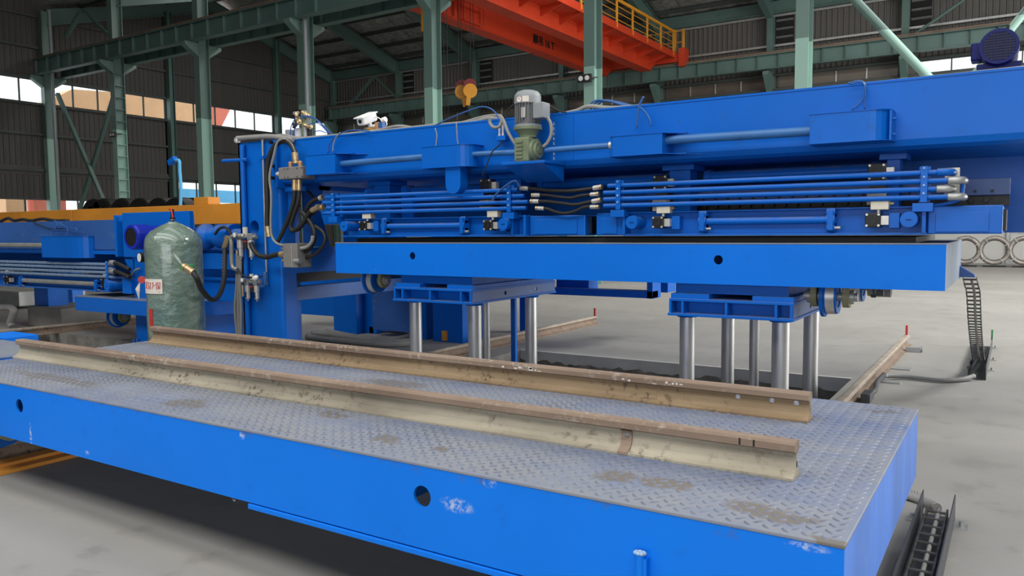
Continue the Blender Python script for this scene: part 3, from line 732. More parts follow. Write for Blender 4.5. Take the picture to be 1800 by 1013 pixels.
def cart(label, x0, x1, y0, y1, z0, z1, holes, mats, wheels, tread):
    t_ = thing('transfer_cart', label, 'cart', ((x0+x1)/2, (y0+y1)/2, z0))
    fm, em = mats
    b_ = MB(); b_.holed('Y', x0, x1, z0, z1-.012, y0, y0+.012, holes); b_.build('front_panel', fm, t_)
    b_ = MB(); b_.box(x0, x1, y1-.012, y1, z0, z1-.012); b_.build('back_panel', fm, t_)
    for xx in (x0, x1-.012):
        b_ = MB(); b_.box(xx, xx+.012, y0+.012, y1-.012, z0, z1-.012); b_.build('end_panel', em, t_)
    b_ = MB(); b_.box(x0-.003, x1+.003, y0-.003, y1+.003, z1-.012, z1); dk = b_.build('deck_plate', 'deck', t_, bev=.003)
    for i in range(1, 6):
        b_ = MB(); xx = x0+(x1-x0)*i/6; b_.box(xx-.008, xx+.008, y0+.012, y1-.012, z0+.02, z1-.012); b_.build('cross_rib', fm, t_)
    if tread:
        b_ = MB(); P_ = .056; nx = int((x1-x0-.03)/P_); ny = int((y1-y0-.03)/P_)
        for i in range(nx*2+5):
            for j in range(ny*2+5):
                if (i+j) % 2: continue
                cx = x0+.025+i*P_/2; cy = y0+.025+j*P_/2
                if cx > x1-.02 or cy > y1-.02: continue
                a = math.radians(45 if (i % 2) else -45); c, s_ = math.cos(a), math.sin(a); l, w_, h = .0195, .0058, .0042; k = len(b_.v)
                for u, v_, z in ((-l, 0, 0), (-l*.5, -w_, 0), (l*.5, -w_, 0), (l, 0, 0), (l*.5, w_, 0), (-l*.5, w_, 0), (-l*.6, 0, h), (l*.6, 0, h)):
                    b_.v.append((cx+u*c-v_*s_, cy+u*s_+v_*c, z1+z))
                for f in ((0, 1, 6), (1, 2, 7, 6), (2, 3, 7), (3, 4, 7), (4, 5, 6, 7), (5, 0, 6)): b_.f.append(tuple(k+n for n in f)); b_.sm.append(True)
        o = b_.build('tread_pattern', 'tread_steel', t_); o['kind'] = 'stuff'
    for (x, y) in wheels: wheel_unit(t_, x, y, z0-.09, .14)
    return t_
# front cart, run out on its rails
FY0 = 2.315
h1 = at(742, 873, Y=FY0); h2 = at(34, 714, Y=FY0)
fc = cart('long blue transfer cart in the foreground, chequer-plate deck carrying two old rails', -6.06, -.379, FY0, 4.284, .372, .71,
          [(h1.x, h1.z, .042), (h2.x, h2.z, .042)], ('blue_cart', 'blue_end'), [(-6.0+.12, 2.62), (-6.0+.12, 3.98), (-1.2, 2.62), (-1.2, 3.98)], True)
p = at(437, 884, Y=FY0); b_ = MB(); b_.box(p.x, -.379, FY0-.006, FY0+.06, .342, .366); b_.build('bottom_strip', 'blue_cart', fc, bev=.004)
p = at(1126, 972, Y=FY0-.02); b_ = MB(); b_.cyl((p.x, FY0-.022, .20), (p.x, FY0-.022, p.z), .016, 14); b_.box(p.x+.012, p.x+.024, FY0-.03, FY0, .2, p.z-.015); st = b_.build('stub_pipe', 'blue_cart', fc)
b_ = MB(); random.seed(5)
for i in range(7):
    a = i*.9; b_.rev((p.x+.014*math.cos(a), FY0-.024+.008*math.sin(a), p.z-.006), (p.x+.014*math.cos(a), FY0-.024+.008*math.sin(a), p.z+.012), [(0, .002), (.004, .009), (.01, .009), (.014, .001)], 8)
b_.build('weld_bead', 'weld', st)
p = at(405, 877, Y=FY0+.1); b_ = MB(); b_.tube([(p.x-.02, FY0+.2, .36), (p.x+.02, FY0+.1, .338), (p.x+.12, FY0+.03, .345)], .006); b_.build('loose_wire', 'galv', fc)
# the two rails lying on the deck
r1 = steel_rail('old_rail', (-6.083, 2.868, .7105), (-.633, 2.868, .7105), 'weathered pale steel rail with a welded joint, nearest on the front cart deck', ('rail_head', 'rail_pale'))
pj = at(1103, 775, Y=2.86)
b_ = MB(); X_ = pj.x
b_.prism([(2.868-.058, .712), (2.868-.058, .724), (2.868-.028, .742), (2.868-.017, .76), (2.868-.017, .795), (2.868-.03, .803), (2.868+.03, .803), (2.868+.017, .795), (2.868+.017, .76), (2.868+.06, .72), (2.868+.06, .712)], 'X', X_-.022, X_+.022)
b_.build('weld_joint', 'rail_brown', r1, 'dark welded joint on the rail web', bev=.004)
b_ = MB(); b_.rev((X_+.002, 2.853, .785), (X_+.002, 2.842, .785), [(0, .016), (.003, .014), (.005, .008), (.006, .001)], 12); b_.build('weld_spatter', 'valve_grey', r1)
pc = at(346, 660, Y=2.86); b_ = MB(); b_.lathe((pc.x, 2.8606, pc.z), (pc.x, 2.8590, pc.z), [(0, .024), (.0016, .024), (.0016, .013), (0, .013)], 20); b_.build('round_mark', 'rail_brown', r1)
for px in (1300, 1325):
    p = at(px, 776, Y=2.834); b_ = MB(); b_.box(p.x-.003, p.x+.003, 2.8325, 2.836, .812, .836); b_.build('saw_nick', 'dark_gap', r1)
pa, pb_ = V((-5.935, 3.767+.057, .7105)), V((-.775, 3.705+.057, .7105))
hl = []
for px, py in ((1297, 704), (1357, 709), (1400, 716)):
    a = at(px, py, Y=3.765); hl.append(((a-pa).length, .077, .0125))
r2 = steel_rail('old_rail', pa, pb_, 'tan rusty rail with bolt holes at its right end, farther on the cart deck', ('rail_head', 'rail_tan'), holes=[(x, z, r) for x, z, r in hl])
for px, w_ in ((903, .09), (935, .05), (1130, .12), (1180, .05)):
    a = at(px, 640+(px-903)*.1, Y=3.735); b_ = MB(); f_ = (a.x-pa.x)/(pb_.x-pa.x); yy = pa.y+(pb_.y-pa.y)*f_
    for k in range(5):
        u = random.uniform(-w_, w_); z0 = random.uniform(.812, .822); b_.box(a.x+u, a.x+u+random.uniform(.008, .03), yy-.0349, yy-.033, z0, z0+random.uniform(.003, .012))
    o = b_.build('chalk_mark', 'chalk', r2); o['kind'] = 'stuff'
# raised cart on the lifting tables
RY0, RY1, RZ0, RZ1 = 6.32, 8.15, 1.147, 1.486
h1 = at(725, 450, Y=RY0); h2 = at(1262.5, 457, Y=RY0)
rc = cart('blue transfer cart raised high on two lifting tables under the press', -6.355, -.411, RY0, RY1, RZ0, RZ1, [(h1.x, h1.z, .038), (h2.x, h2.z, .038)], ('blue_cart', 'end_reflection_grey'), [(-6.08, 6.66), (-6.08, 7.85), (-1.225, 6.62), (-1.225, 7.85)], False)
b_ = MB(); b_.cyl((-1.02, 7.2, 1.08), (-.86, 7.2, 1.08), .06, 18); b_.build('drive_motor', 'valve_grey', rc)
b_ = MB(); b_.box(-.905, -.89, 6.5, 6.52, 1.075, 1.147); b_.box(-.865, -.85, 6.5, 6.52, 1.09, 1.147); b_.box(-.88, -.83, 6.49, 6.54, 1.085, 1.125); b_.cyl((-.915, 6.51, 1.08), (-.88, 6.51, 1.08), .012, 8); b_.build('limit_switch', 'black', rc)
b_ = MB(); b_.prism([(-.411, 1.255), (-.30, 1.18), (-.29, 1.155), (-.411, 1.155)], 'Y', 8.0, 8.1); b_.build('chain_bracket', 'blue_web', rc)
b_ = MB(); b_.box(-6.2, -.62, 6.5, 8.1, RZ1, 1.528); tag(b_.build('rubber_mat', 'rubber'), 'thin black rubber mat between the raised cart and the press beam above', 'mat')

# lifting tables
def lift_table(label, x0, x1):
    t_ = thing('lifting_table', label, 'table', ((x0+x1)/2, 7.2, -.9)); y0, y1, z0, z1 = 6.32, 8.0, .872, 1.018
    b_ = MB(); b_.box(x0, x1, y0, y1, z1-.022, z1); b_.build('top_flange', 'blue', t_, bev=.003)
    b_ = MB(); b_.box(x0-.01, x1+.01, y0-.01, y1+.01, z0, z0+.022); b_.build('bottom_flange', 'blue', t_, bev=.003)
    b_ = MB(); b_.box(x0+.02, x1-.04, y0+.13, y0+.145, z0+.022, z1-.022); b_.build('recessed_web', 'blue', t_)
    W_ = x1-x0
    for f in (.0, .105, .47, .86, .975):
        xx = x0+f*W_; b_ = MB(); b_.box(xx, xx+.02, y0, y0+.14, z0+.022, z1-.022); b_.build('rib', 'blue', t_)
    b_ = MB(); b_.holed('X', y0+.02, y1, z0+.022, z1-.022, x1-.014, x1-.001, [(y0+.62, (z0+z1)/2, .022), (y0+1.25, (z0+z1)/2, .022)], 18); b_.build('side_web', 'blue_web', t_)
    b_ = MB(); b_.box(x0, x0+.014, y0+.02, y1, z0+.022, z1-.022); b_.build('side_web', 'blue', t_)
    # slab on top with a slot
    b_ = MB(); b_.box(x0+.02, x1-.06, y0+.1, y1-.05, z1+.04, RZ0-.001); b_.build('upper_slab', 'blue', t_, bev=.003)
    for a, b2 in ((x0+.005, x0+.33*W_), (x0+.68*W_, x1-.005)):
        b_ = MB(); b_.box(a, b2, y0+.03, y1-.02, z1, z1+.04); b_.build('packing_plate', 'blue', t_)
    for (x, y, r) in ((x0+.05+.01, 6.6, .066), (x1-.16, 6.6, .07), (x1-.15, 7.7, .068), (x0+.08, 7.7, .063), ((x0+x1)/2-.1, 7.45, .045)):
        b_ = MB(); b_.cyl((x, y, -.9), (x, y, z0-.03), r, 28); b_.build('lift_rod', 'chrome', t_)
        b_ = MB(); b_.lathe((x, y, z0-.035), (x, y, z0), [(0, 0), (0, r+.02), (.035, r+.03)], 24); b_.build('rod_collar', 'blue', t_)
    return t_
lift_table('lifting table under the left half of the raised cart, polished steel columns', -5.52, -4.515)
lift_table('lifting table under the right half of the raised cart, beside the flanged wheel', -2.46, -1.443)
p = at(903, 540, Y=7.75); b_ = MB(); b_.box(p.x-.03, p.x+.03, 7.73, 7.77, -.4, .87); tag(b_.build('guide_bar', 'blue'), 'flat blue guide bar beside the rear steel column of the left lifting table', 'bar')

# ================================================================== PRESS, right wing
GY = 6.4
g = thing('press_girder', 'long blue upper press girder running across to the right edge of the picture', 'girder', (-2.5, 7.1, 2.16))
b_ = MB(); b_.prism([(GY, 2.655), (GY, 2.235), (GY+.018, 2.19), (GY+.06, 2.166), (7.85, 2.166), (7.85, 2.655)], 'X', -7.30, 3.0); gb = b_.build('girder_body', 'blue', g)
for f in gb.data.polygons: pass
b_ = MB(); b_.box(-7.30, 3.0, GY-.006, 7.85, 2.655, 2.672); b_.build('top_plate', 'blue', g)
b_ = MB(); b_.box(-7.36, -7.30, GY-.05, 7.2, 2.12, 2.68); b_.build('end_plate', 'blue', g, bev=.004)
for px, py in ((478.5, 250.5), (481, 292), (481.5, 313)):
    a = at(px, py, Y=GY-.05); b_ = MB(); b_.cyl((a.x, GY-.05, a.z), (a.x, GY-.09, a.z), .022, 6); b_.build('bolt', 'black', g)
def cover_box(x0, x1, z0, z1, y, ch0, ch1, nm='cover_box', mat='blue', par=None, gy=GY, lid=True):
    """folded sheet cover: flat front, slanted or rounded flanks back to the girder"""
    n = 5; poly = [(x0-ch0[0], gy)]
    def arc(xa, xb, ya, yb):
        return [(xa+(xb-xa)*math.sin(k/n*math.pi/2), ya+(yb-ya)*(1-math.cos(k/n*math.pi/2))) for k in range(n+1)]
    poly += [(x0-ch0[0], y+ch0[1])]+[(x0-ch0[0]+ch0[0]*(1-math.cos(k/n*math.pi/2)), y+ch0[1]*(1-math.sin(k/n*math.pi/2))) for k in range(1, n+1)] if ch0[1] else [(x0, y)]
    poly += [(x1+ch1[0]*math.sin(k/n*math.pi/2), y+ch1[1]*(1-math.cos(k/n*math.pi/2))) for k in range(n+1)] if ch1[1] else [(x1, y)]
    poly += [(x1+ch1[0], gy)]
    b_ = MB()
    b_.prism(poly, 'Z', z0, z1)
    o = b_.build(nm, mat, par or g, bev=.003)
    if lid:
        b_ = MB(); b_.prism([(px+(-.008 if px < (x0+x1)/2 else .012), py-(.006 if py < gy-.01 else 0)) for px, py in poly], 'Z', z1, z1+.006); b_.build('lid', mat, o)
        b_ = MB(); b_.prism([(px+(-.008 if px < (x0+x1)/2 else .02), py-(.006 if py < gy-.01 else 0)) for px, py in poly], 'Z', z0-.005, z0); b_.build('base_flange', mat, o)
    return o
cover_box(-6.606, -6.16, 2.232, 2.435, 6.15, (0, 0), (0, 0))
cover_box(-4.975, -4.55, 2.222, 2.425, 6.15, (0, 0), (.14, .12))
cover_box(-2.90, -2.462, 2.222, 2.385, 6.15, (.04, .05), (0, 0))
cover_box(-1.309, -.90, 2.222, 2.432, 6.15, (0, 0), (.12, .12))
a = at(1577, 195, Y=6.3); b_ = MB(); b_.box(-.778, -.765, 6.18, GY, 2.215, 2.425); cvf = b_.build('cover_flange', 'blue', g)
for z in (2.26, 2.37):
    b_ = MB(); b_.cyl((-.765, 6.25, z), (-.745, 6.25, z), .012, 6); b_.build('bolt', 'blue', cvf)
for x1, z0, z1 in ((-6.16, 2.227, 2.435), (-2.462, 2.217, 2.385)):   # folded lips reaching right along the girder
    for z in (z0, z1):
        b_ = MB(); b_.prism([(x1, 6.15), (x1+.10, 6.24), (x1+.17, 6.25), (x1+.17, 6.29), (x1+.05, 6.30), (x1+.26, GY), (x1, GY)], 'Z', z, z+.006); b_.build('cover_lip', 'blue', g)
# rounded tab under the second cover
b_ = MB(); ta = at(785, 297, Y=6.2); tb = at(811, 297, Y=6.2); tz = at(798, 341, Y=6.2).z; r_ = (tb.x-ta.x)/2; cx = (ta.x+tb.x)/2
b_.prism([(ta.x, 2.225), (ta.x, tz+r_)]+[(cx-r_*math.cos(k*math.pi/10), tz+r_-r_*math.sin(k*math.pi/10)) for k in range(1, 10)]+[(tb.x, tz+r_), (tb.x, 2.225)], 'Y', 6.18, 6.3)
b_.build('rounded_tab', 'blue', g, bev=.004)
# drive shafts
for (x0, x1, r, z0, z1) in ((-6.16, -4.98, .032, 2.336, 2.343), (-4.43, -3.88, .026, 2.335, 2.325), (-3.62, -2.94, .026, 2.325, 2.325), (-2.47, -1.31, .036, 2.335, 2.325)):
    b_ = MB(); b_.cyl((x0, 6.25, z0), (x1, 6.25, z1), r, 18); b_.build('drive_shaft', 'shaft_blue', g)
b_ = MB(); b_.cyl((-2.98, 6.25, 2.325), (-2.93, 6.25, 2.325), .034, 14); b_.build('shaft_coupling', 'silver', g)
for px in (768, 1008):   # vertical weld seams
    a = at(px, 260, Y=GY)
    b_ = MB(); b_.bar((a.x, GY-.002, 2.24), (a.x, GY-.002, 2.65), .006, .005, (0, 1, 0)); b_.build('weld_seam', 'blue', g)
a = at(974, 230, Y=GY); b_ = MB()
for k in range(9): b_.box(a.x-.006, a.x+.006, GY-.01, GY, 2.2+.045*k, 2.2+.045*k+.03)
b_.build('weld_bead', 'weld', g)
# gear-motor bracket
br = [(-3.93, 2.168), (-3.93, 2.215), (-3.44, 2.215), (-3.44, 2.168)]
b_ = MB(); b_.box(-3.95, -3.50, 6.02, GY, 2.19, 2.215); bk = b_.build('motor_shelf', 'blue', g, bev=.003)
b_ = MB(); b_.prism([(6.02, 2.19), (GY, 2.19), (GY, 2.06)], 'X', -3.92, -3.905); b_.build('gusset', 'blue', bk)
b_ = MB(); b_.prism([(6.02, 2.19), (GY, 2.19), (GY, 2.04)], 'X', -3.53, -3.515); b_.build('gusset', 'blue', bk)
b_ = MB(); b_.face([(-3.92, 6.02, 2.19), (-3.53, 6.02, 2.19), (-3.53, GY, 2.05), (-3.92, GY, 2.05)]); b_.build('gusset', 'blue', bk)
# gear motor
gm = thing('gear_motor', 'grey finned electric motor standing on an olive gearbox in front of the press girder', 'motor', (-3.765, 6.2, 2.215))
X_, Y_ = -3.765, 6.2
b_ = MB(); b_.box(X_-.10, X_+.055, Y_-.10, Y_+.10, 2.222, 2.44); gbx = b_.build('gearbox', 'olive', gm, bev=.012)
for k in range(5):
    b_ = MB(); b_.box(X_-.075, X_-.005, Y_-.112, Y_-.10, 2.25+.035*k, 2.264+.035*k); b_.build('cooling_fin', 'olive', gbx)
b_ = MB(); b_.lathe((X_+.055, Y_, 2.325), (X_+.12, Y_, 2.325), [(0, .10), (.03, .10), (.035, .075), (.055, .07), (.055, .035), (.065, .035), (.065, 0)], 24); b_.build('output_flange', 'olive', gbx)
b_ = MB(); b_.lathe((X_-.01, Y_, 2.44), (X_-.01, Y_, 2.54), [(0, .075), (.02, .08), (.07, .115), (.07, .13), (.095, .13), (.095, 0)], 28); b_.build('adapter_flange', 'olive', gm)
b_ = MB(); b_.cyl((X_-.01, Y_, 2.535), (X_-.01, Y_, 2.555), .125, 28); b_.build('motor_flange', 'cap_grey', gm)
b_ = MB(); b_.cyl((X_-.01, Y_, 2.555), (X_-.01, Y_, 2.745), .098, 28); mb_ = b_.build('motor_body', 'grey_motor', gm)
for k in range(26):
    a = 2*math.pi*k/26; b_ = MB(); c, s_ = math.cos(a), math.sin(a)
    b_.bar((X_-.01+.107*c, Y_+.107*s_, 2.575), (X_-.01+.107*c, Y_+.107*s_, 2.742), .006, .024, (c, s_, 0)); b_.build('fin', 'grey_motor', mb_)
b_ = MB(); b_.rev((X_-.01, Y_, 2.742), (X_-.01, Y_, 2.87), [(0, .122), (.06, .122), (.085, .116), (.11, .095), (.122, .06), (.126, 0)], 28); b_.build('fan_cover', 'cap_grey', gm)
b_ = MB(); b_.box(X_+.08, X_+.19, Y_-.07, Y_+.06, 2.60, 2.74); b_.build('terminal_box', 'cap_grey', gm, bev=.008)
for (dx, w_, z0, z1) in ((-.105, .03, 2.75, 2.80), (.045, .055, 2.75, 2.80)):
    b_ = MB(); yy = Y_-math.sqrt(max(0, .124**2-(dx+.01)**2))
    for k in range(4):
        x0 = X_+dx-w_/2+w_*k/4-.01; x1 = x0+w_/4; y0 = Y_-math.sqrt(.1235**2-(x0-X_+.01)**2); y1 = Y_-math.sqrt(.1235**2-(x1-X_+.01)**2)
        b_.face([(x0, y0, z0), (x1, y1, z0), (x1, y1, z1), (x0, y0, z1)])
    b_.build('sticker', 'tag_white', gm)
b_ = MB(); b_.cyl((X_-.025, Y_-.122, 2.772), (X_-.025, Y_-.1255, 2.772), .024, 18); rs = b_.build('round_sticker', 'tag_white', gm)
b_ = MB(); b_.bar((X_-.034, Y_-.1258, 2.776), (X_-.016, Y_-.1258, 2.782), .002, .006, (0, 0, 1)); b_.build('red_print', 'lettering_red', rs)
b_ = MB(); b_.box(X_-.01, X_+.035, Y_-.118, Y_-.112, 2.61, 2.70); b_.build('name_plate', 'silver', gm)
# navy motor on top, right
nm = thing('navy_motor', 'dark navy motor with a round fan grille on top of the girder, upper right', 'motor', (-.14, 6.9, 2.672))
c0 = at(1762, 80, Y=6.75); R_ = .125
b_ = MB(); b_.lathe((c0.x-.02, 6.75, c0.z), (c0.x-.02, 7.25, c0.z), [(0, R_*.82), (0, R_), (.12, R_*1.02), (.14, R_*.94), (.5, R_*.94), (.5, 0)], 28); nb = b_.build('motor_body', 'blue_motor', nm)
b_ = MB(); b_.cyl((c0.x-.02, 6.752, c0.z), (c0.x-.02, 6.76, c0.z), R_*.84, 28); b_.build('grille_back', 'black', nm)
for k in range(-5, 6):
    d = k*.019; h = math.sqrt(max(0, (R_*.83)**2-d*d))
    for b2 in (0, 1):
        b_ = MB(); b_.bar(*(((c0.x-.02+d, 6.748, c0.z-h), (c0.x-.02+d, 6.748, c0.z+h)) if b2 else ((c0.x-.02-h, 6.748, c0.z+d), (c0.x-.02+h, 6.748, c0.z+d))), .004, .004, (0, 1, 0)); b_.build('grille_wire', 'blue_motor', nm)
b_ = MB(); b_.box(c0.x-.20, c0.x-.12, 6.84, 7.0, c0.z-.07, c0.z+.06); b_.build('terminal_box', 'blue_motor', nm, bev=.01)
b_ = MB(); b_.box(c0.x-.16, c0.x+.12, 6.85, 7.2, 2.672, c0.z-.10); b_.build('foot', 'blue_motor', nm)
b_ = MB(); b_.cyl((c0.x+.02, 6.9, c0.z+.1), (c0.x+.03, 6.9, c0.z+.17), .012, 10); b_.build('lifting_eye', 'black', nm)

# hanging posts, tubes and back bars between girder and clamp beam
for i, (x0, x1, z0, lb) in enumerate(((-6.16, -5.93, 1.75, 'blue hanger post under the girder behind the left pipe run'), (-4.5, -4.2, 1.9, 'blue hanger post behind the rounded tab'), (-2.63, -2.44, 1.72, 'blue hanger post behind the right pipe run, near the hoses'), (-.86, -.77, 1.72, 'narrow blue hanger post at the right end of the pipe run'))):
    b_ = MB(); b_.box(x0, x1, 6.75, 6.95, z0, 2.166); b_.box(x0-.05, x1+.05, 6.7, 7.0, 2.12, 2.165); tag(b_.build('hanger_post', 'blue', bev=.003), lb, 'post')
for (x0, x1, z, r, lb) in ((-5.9, -4.55, 2.06, .05, 'dark blue clamping cylinder lying behind the rounded tab'), (-4.15, -2.7, 2.07, .05, 'dark blue clamping cylinder lying under the gear motor shelf'), (-2.4, -.95, 2.07, .05, 'dark blue clamping cylinder lying behind the right pipe run')):
    b_ = MB(); b_.lathe((x0, 7.05, z), (x1, 7.05, z), [(0, 0), (0, r*1.3), (.06, r*1.3), (.06, r), (x1-x0-.06, r), (x1-x0-.06, r*1.3), (x1-x0, r*1.3), (x1-x0, 0)], 18); tag(b_.build('clamp_cylinder', 'blue'), lb, 'cylinder')
bb = thing('bolted_bar', 'dark blue bar with a row of bolts behind the right pipe run', 'bar', (-1.5, 7.0, 1.83))
b_ = MB(); b_.box(-2.95, -.048, 7.0, 7.1, 1.838, 1.965); b_.build('bar_body', 'blue_web', bb, bev=.003)
x = -2.85
while x < -.08:
    b_ = MB(); b_.cyl((x, 7.0, 1.868), (x, 6.985, 1.868), .012, 6); b_.build('bolt', 'black', bb); x += .112
b_ = MB(); b_.box(-2.95, -.05, 7.08, 7.3, 1.76, 1.838); b_.build('comb_strip', 'black', bb)
x = -2.9
while x < -.1:
    b_ = MB(); b_.cyl((x, 7.08, 1.80), (x, 7.03, 1.80), .018, 10); b_.build('comb_tooth', 'black', bb); x += .10
b_ = MB(); b_.box(-9.6, -3.4, 8.9, 10.3, 1.72, 2.62); tag(b_.build('rear_shade_girder', 'blue', bev=.01), 'blue girder added to shade the rear, glimpsed through gaps under the front girder', 'girder')  # added mass that keeps overhead light off the rear parts
b_ = MB(); b_.box(-5.2, .4, 7.6, 7.7, 1.55, 2.165); b_.box(-6.3, -5.2, 7.6, 7.7, 1.55, 1.98); tag(b_.build('rear_clamp_beam', 'blue'), 'dark blue rear clamp beam seen in the gap under the girder', 'beam')  # beam made taller to close the gap and block back light

# pipe runs
def pipe_run(label, xa, xb, xl, xr, y=6.3, zs=(1.982, 1.923, 1.866, 1.809), mat='blue', r=.019, pm=None):
    t_ = thing('hydraulic_pipe_run', label, 'pipes', ((xa+xb)/2, y, zs[-1]-.05))
    for z, l, rr in zip(zs, xl, xr):
        b_ = MB(); b_.cyl((l, y, z), (rr, y, z), r, 14); b_.build('pipe', pm or mat, t_)
    for x in (xa, xb):
        b_ = MB(); b_.box(x-.022, x+.022, y-.034, y-.018, zs[-1]-.035, zs[0]+.045); k = b_.build('pipe_clamp', mat, t_, bev=.002)
        b_ = MB(); b_.box(x-.035, x+.035, y+.018, y+.04, zs[-1]-.035, zs[0]+.045); b_.build('clamp_back', mat, k)
        for z in [zs[0]+.032]+[(zs[i]+zs[i+1])/2 for i in range(3)]:
            b_ = MB(); b_.cyl((x, y-.034, z), (x, y-.042, z), .008, 6); b_.build('bolt', 'weld', k)
        b_ = MB(); b_.box(x-.07, x+.06, y-.035, y+.1, zs[-1]-.10, zs[-1]-.04); b_.build('clamp_foot', mat, k, bev=.002)
    return t_
pl = pipe_run('four parallel blue pipes on the left half of the press, joined to black hoses', -6.33, -4.036, (-6.47, -6.50, -6.45, -6.52), (-3.95, -3.88, -3.84, -3.86))
pr_ = pipe_run('four parallel blue pipes on the right half of the press, ending in elbows', -2.912, -.558, (-3.02, -3.06, -3.06, -3.06), (-.47, -.40, -.47, -.40))
for k, (x, z) in enumerate(((-.47, 1.982), (-.40, 1.923), (-.47, 1.866), (-.40, 1.809))):
    b_ = MB(); b_.tube([(x-.01, 6.3, z), (x+.04, 6.3, z), (x+.075, 6.33, z), (x+.08, 6.42, z)], .027, 12); e = b_.build('elbow', 'galv' if k != 0 else 'blue', pr_)
    if k in (0, 2):
        b_ = MB(); b_.box(x+.03, x+.12, 6.42, 6.46, z-.035, z+.035); b_.build('elbow_block', 'cream', e)
b_ = MB(); b_.tube([(-.35, 6.36, 1.93), (-.325, 6.36, 1.90), (-.325, 6.36, 1.85), (-.34, 6.36, 1.79), (-.45, 6.36, 1.76), (-.6, 6.36, 1.75)], .012); b_.build('return_tube', 'blue', pr_)

# hoses
def hose(label, pts, r=.02, Y=6.3, fit=(1, 1), mat='rubber', fl=.07, fm='silver', name='hydraulic_hose', cat='hose', dash=False, nut=True):
    P_ = [p_ if len(p_) == 3 else tuple(at(p_[0], p_[1], Y=Y)) for p_ in pts]
    t_ = thing(name, label, cat, P_[0])
    b_ = MB(); b_.tube(P_, r, 10); hb = b_.build('hose_body', mat, t_)
    for e, (i, j) in enumerate(((0, 1), (-1, -2))):
        if not fit[e]: continue
        d = (V(P_[j])-V(P_[i])).normalized(); a = V(P_[i])
        b_ = MB(); b_.lathe(a-d*fl*.2, a+d*fl, [(0, 0), (0, r*1.05), (fl*.3, r*1.05), (fl*.3, r*1.3), (fl*1.1, r*1.3), (fl*1.2, r*1.05)], 14); f_ = b_.build('fitting', fm, t_)
        if nut: b_ = MB(); b_.cyl(a-d*fl*.25, a+d*fl*.05, r*1.5, 6); b_.build('nut', 'brass', f_)
    if dash:   # printed line along the hose
        b_ = MB(); Q = b_.v
        tmp = MB(); tmp.tube(P_, r+.0008, 10, 12); nr = len(tmp.v)//10
        for i in range(3, nr-3):
            if i % 2: continue
            for k in (dash-1,):
                a0 = i*10; vv = [tmp.v[a0+k], tmp.v[a0+(k+1) % 10], tmp.v[a0+10+(k+1) % 10], tmp.v[a0+10+k]]
                c_ = sum((V(v) for v in vv), V((0, 0, 0)))/4
                b_.face([V(v).lerp(c_, .35) for v in vv])
        o = b_.build('printed_line', 'tag_white', hb)
    return t_
hose('black hose joining the top pipes of the two runs', [(918, 331), (940, 332), (965, 335), (1000, 336), (1030, 333), (1055, 329)], .017)
hose('black hose joining the second pipes of the two runs', [(938, 343), (958, 343), (980, 346), (1003, 348), (1022, 344), (1050, 341)], .015, dash=8)
hose('black hose joining the third pipes of the two runs', [(936, 354), (958, 354), (985, 357), (1010, 360), (1032, 356), (1053, 352)], .017)
hose('black hose joining the lowest pipes of the two runs, sagging most', [(945, 366), (962, 367), (975, 372), (993, 375), (1012, 371), (1028, 364), (1050, 364)], .015)

# clamp beam below the pipes
def valve(t_, x, z, y=6.3, s_=.095, blk=True):
    b_ = MB(); b_.box(x-s_/2, x+s_/2, y-.02, y+.05, z-s_/2, z+s_/2); v = b_.build('valve_body', 'black', t_, bev=.006)
    for i in (-1, 1):
        for j in (-1, 1):
            b_ = MB(); b_.cyl((x+i*s_*.38, y-.02, z+j*s_*.38), (x+i*s_*.38, y-.028, z+j*s_*.38), .009, 8); b_.build('screw', 'silver', v)
    b_ = MB(); b_.lathe((x, y-.02, z), (x, y-.03, z), [(0, s_*.26), (.006, s_*.26), (.006, s_*.18), (.001, s_*.18), (.001, 0)], 16); b_.build('hub', 'black', v)
    for k in range(8):
        a = k*math.pi/4; b_ = MB(); b_.bar((x+.2*s_*math.cos(a), y-.022, z+.2*s_*math.sin(a)), (x+.42*s_*math.cos(a), y-.022, z+.42*s_*math.sin(a)), .004, .006, (0, 1, 0)); b_.build('spoke', 'black', v)
    if blk:
        b_ = MB(); b_.box(x+s_/2, x+s_/2+.05, y, y+.05, z-.035, z+.03); b_.build('side_block', 'silver', v)
def pin(t_, x, z, r=.055, y=6.22, L=.2):
    b_ = MB(); b_.lathe((x, y, z), (x, y+L, z), [(0, 0), (0, r), (.03, r), (.03, r*1.05), (.05, r*1.05), (.05, r*.95), (L, r*.95)], 22); o = b_.build('pivot_pin', 'blue', t_)
    b_ = MB(); b_.bar((x-.018, y-.0005, z), (x+.018, y-.0005, z), .004, .012, (0, 1, 0)); b_.build('stamp', 'blue_motor', o)
def clamp(t_, x, z, y=6.33):
    b_ = MB()
    for (dz, r) in ((.055, .035), (0, .05), (-.055, .035)): b_.cyl((x-.03, y, z+dz), (x+.03, y, z+dz), r, 12)
    b_.box(x-.02, x+.02, y-.05, y+.06, z-.075, z+.075); b_.build('cylinder_head', 'blue', t_)
    b_ = MB(); b_.cyl((x+.03, y-.02, z-.06), (x+.07, y-.02, z-.06), .012, 8); b_.build('tie_bolt', 'galv', t_)
def clamp_beam(label, xa, xb, zt=1.752, zb=1.545, y=6.4):
    t_ = thing('clamp_beam', label, 'beam', ((xa+xb)/2, 6.9, zb))
    b_ = MB(); b_.box(xa, xb, y-.09, 7.0, zb, zb+.016); b_.build('bottom_flange', 'blue', t_, bev=.002)
    b_ = MB(); b_.box(xa, xb, y+.02, y+.035, zb+.016, zt-.012); b_.build('web', 'blue', t_)
    b_ = MB(); b_.box(xa, xb, y-.05, 7.0, zt-.012, zt); b_.build('top_flange', 'blue', t_, bev=.002)
    return t_
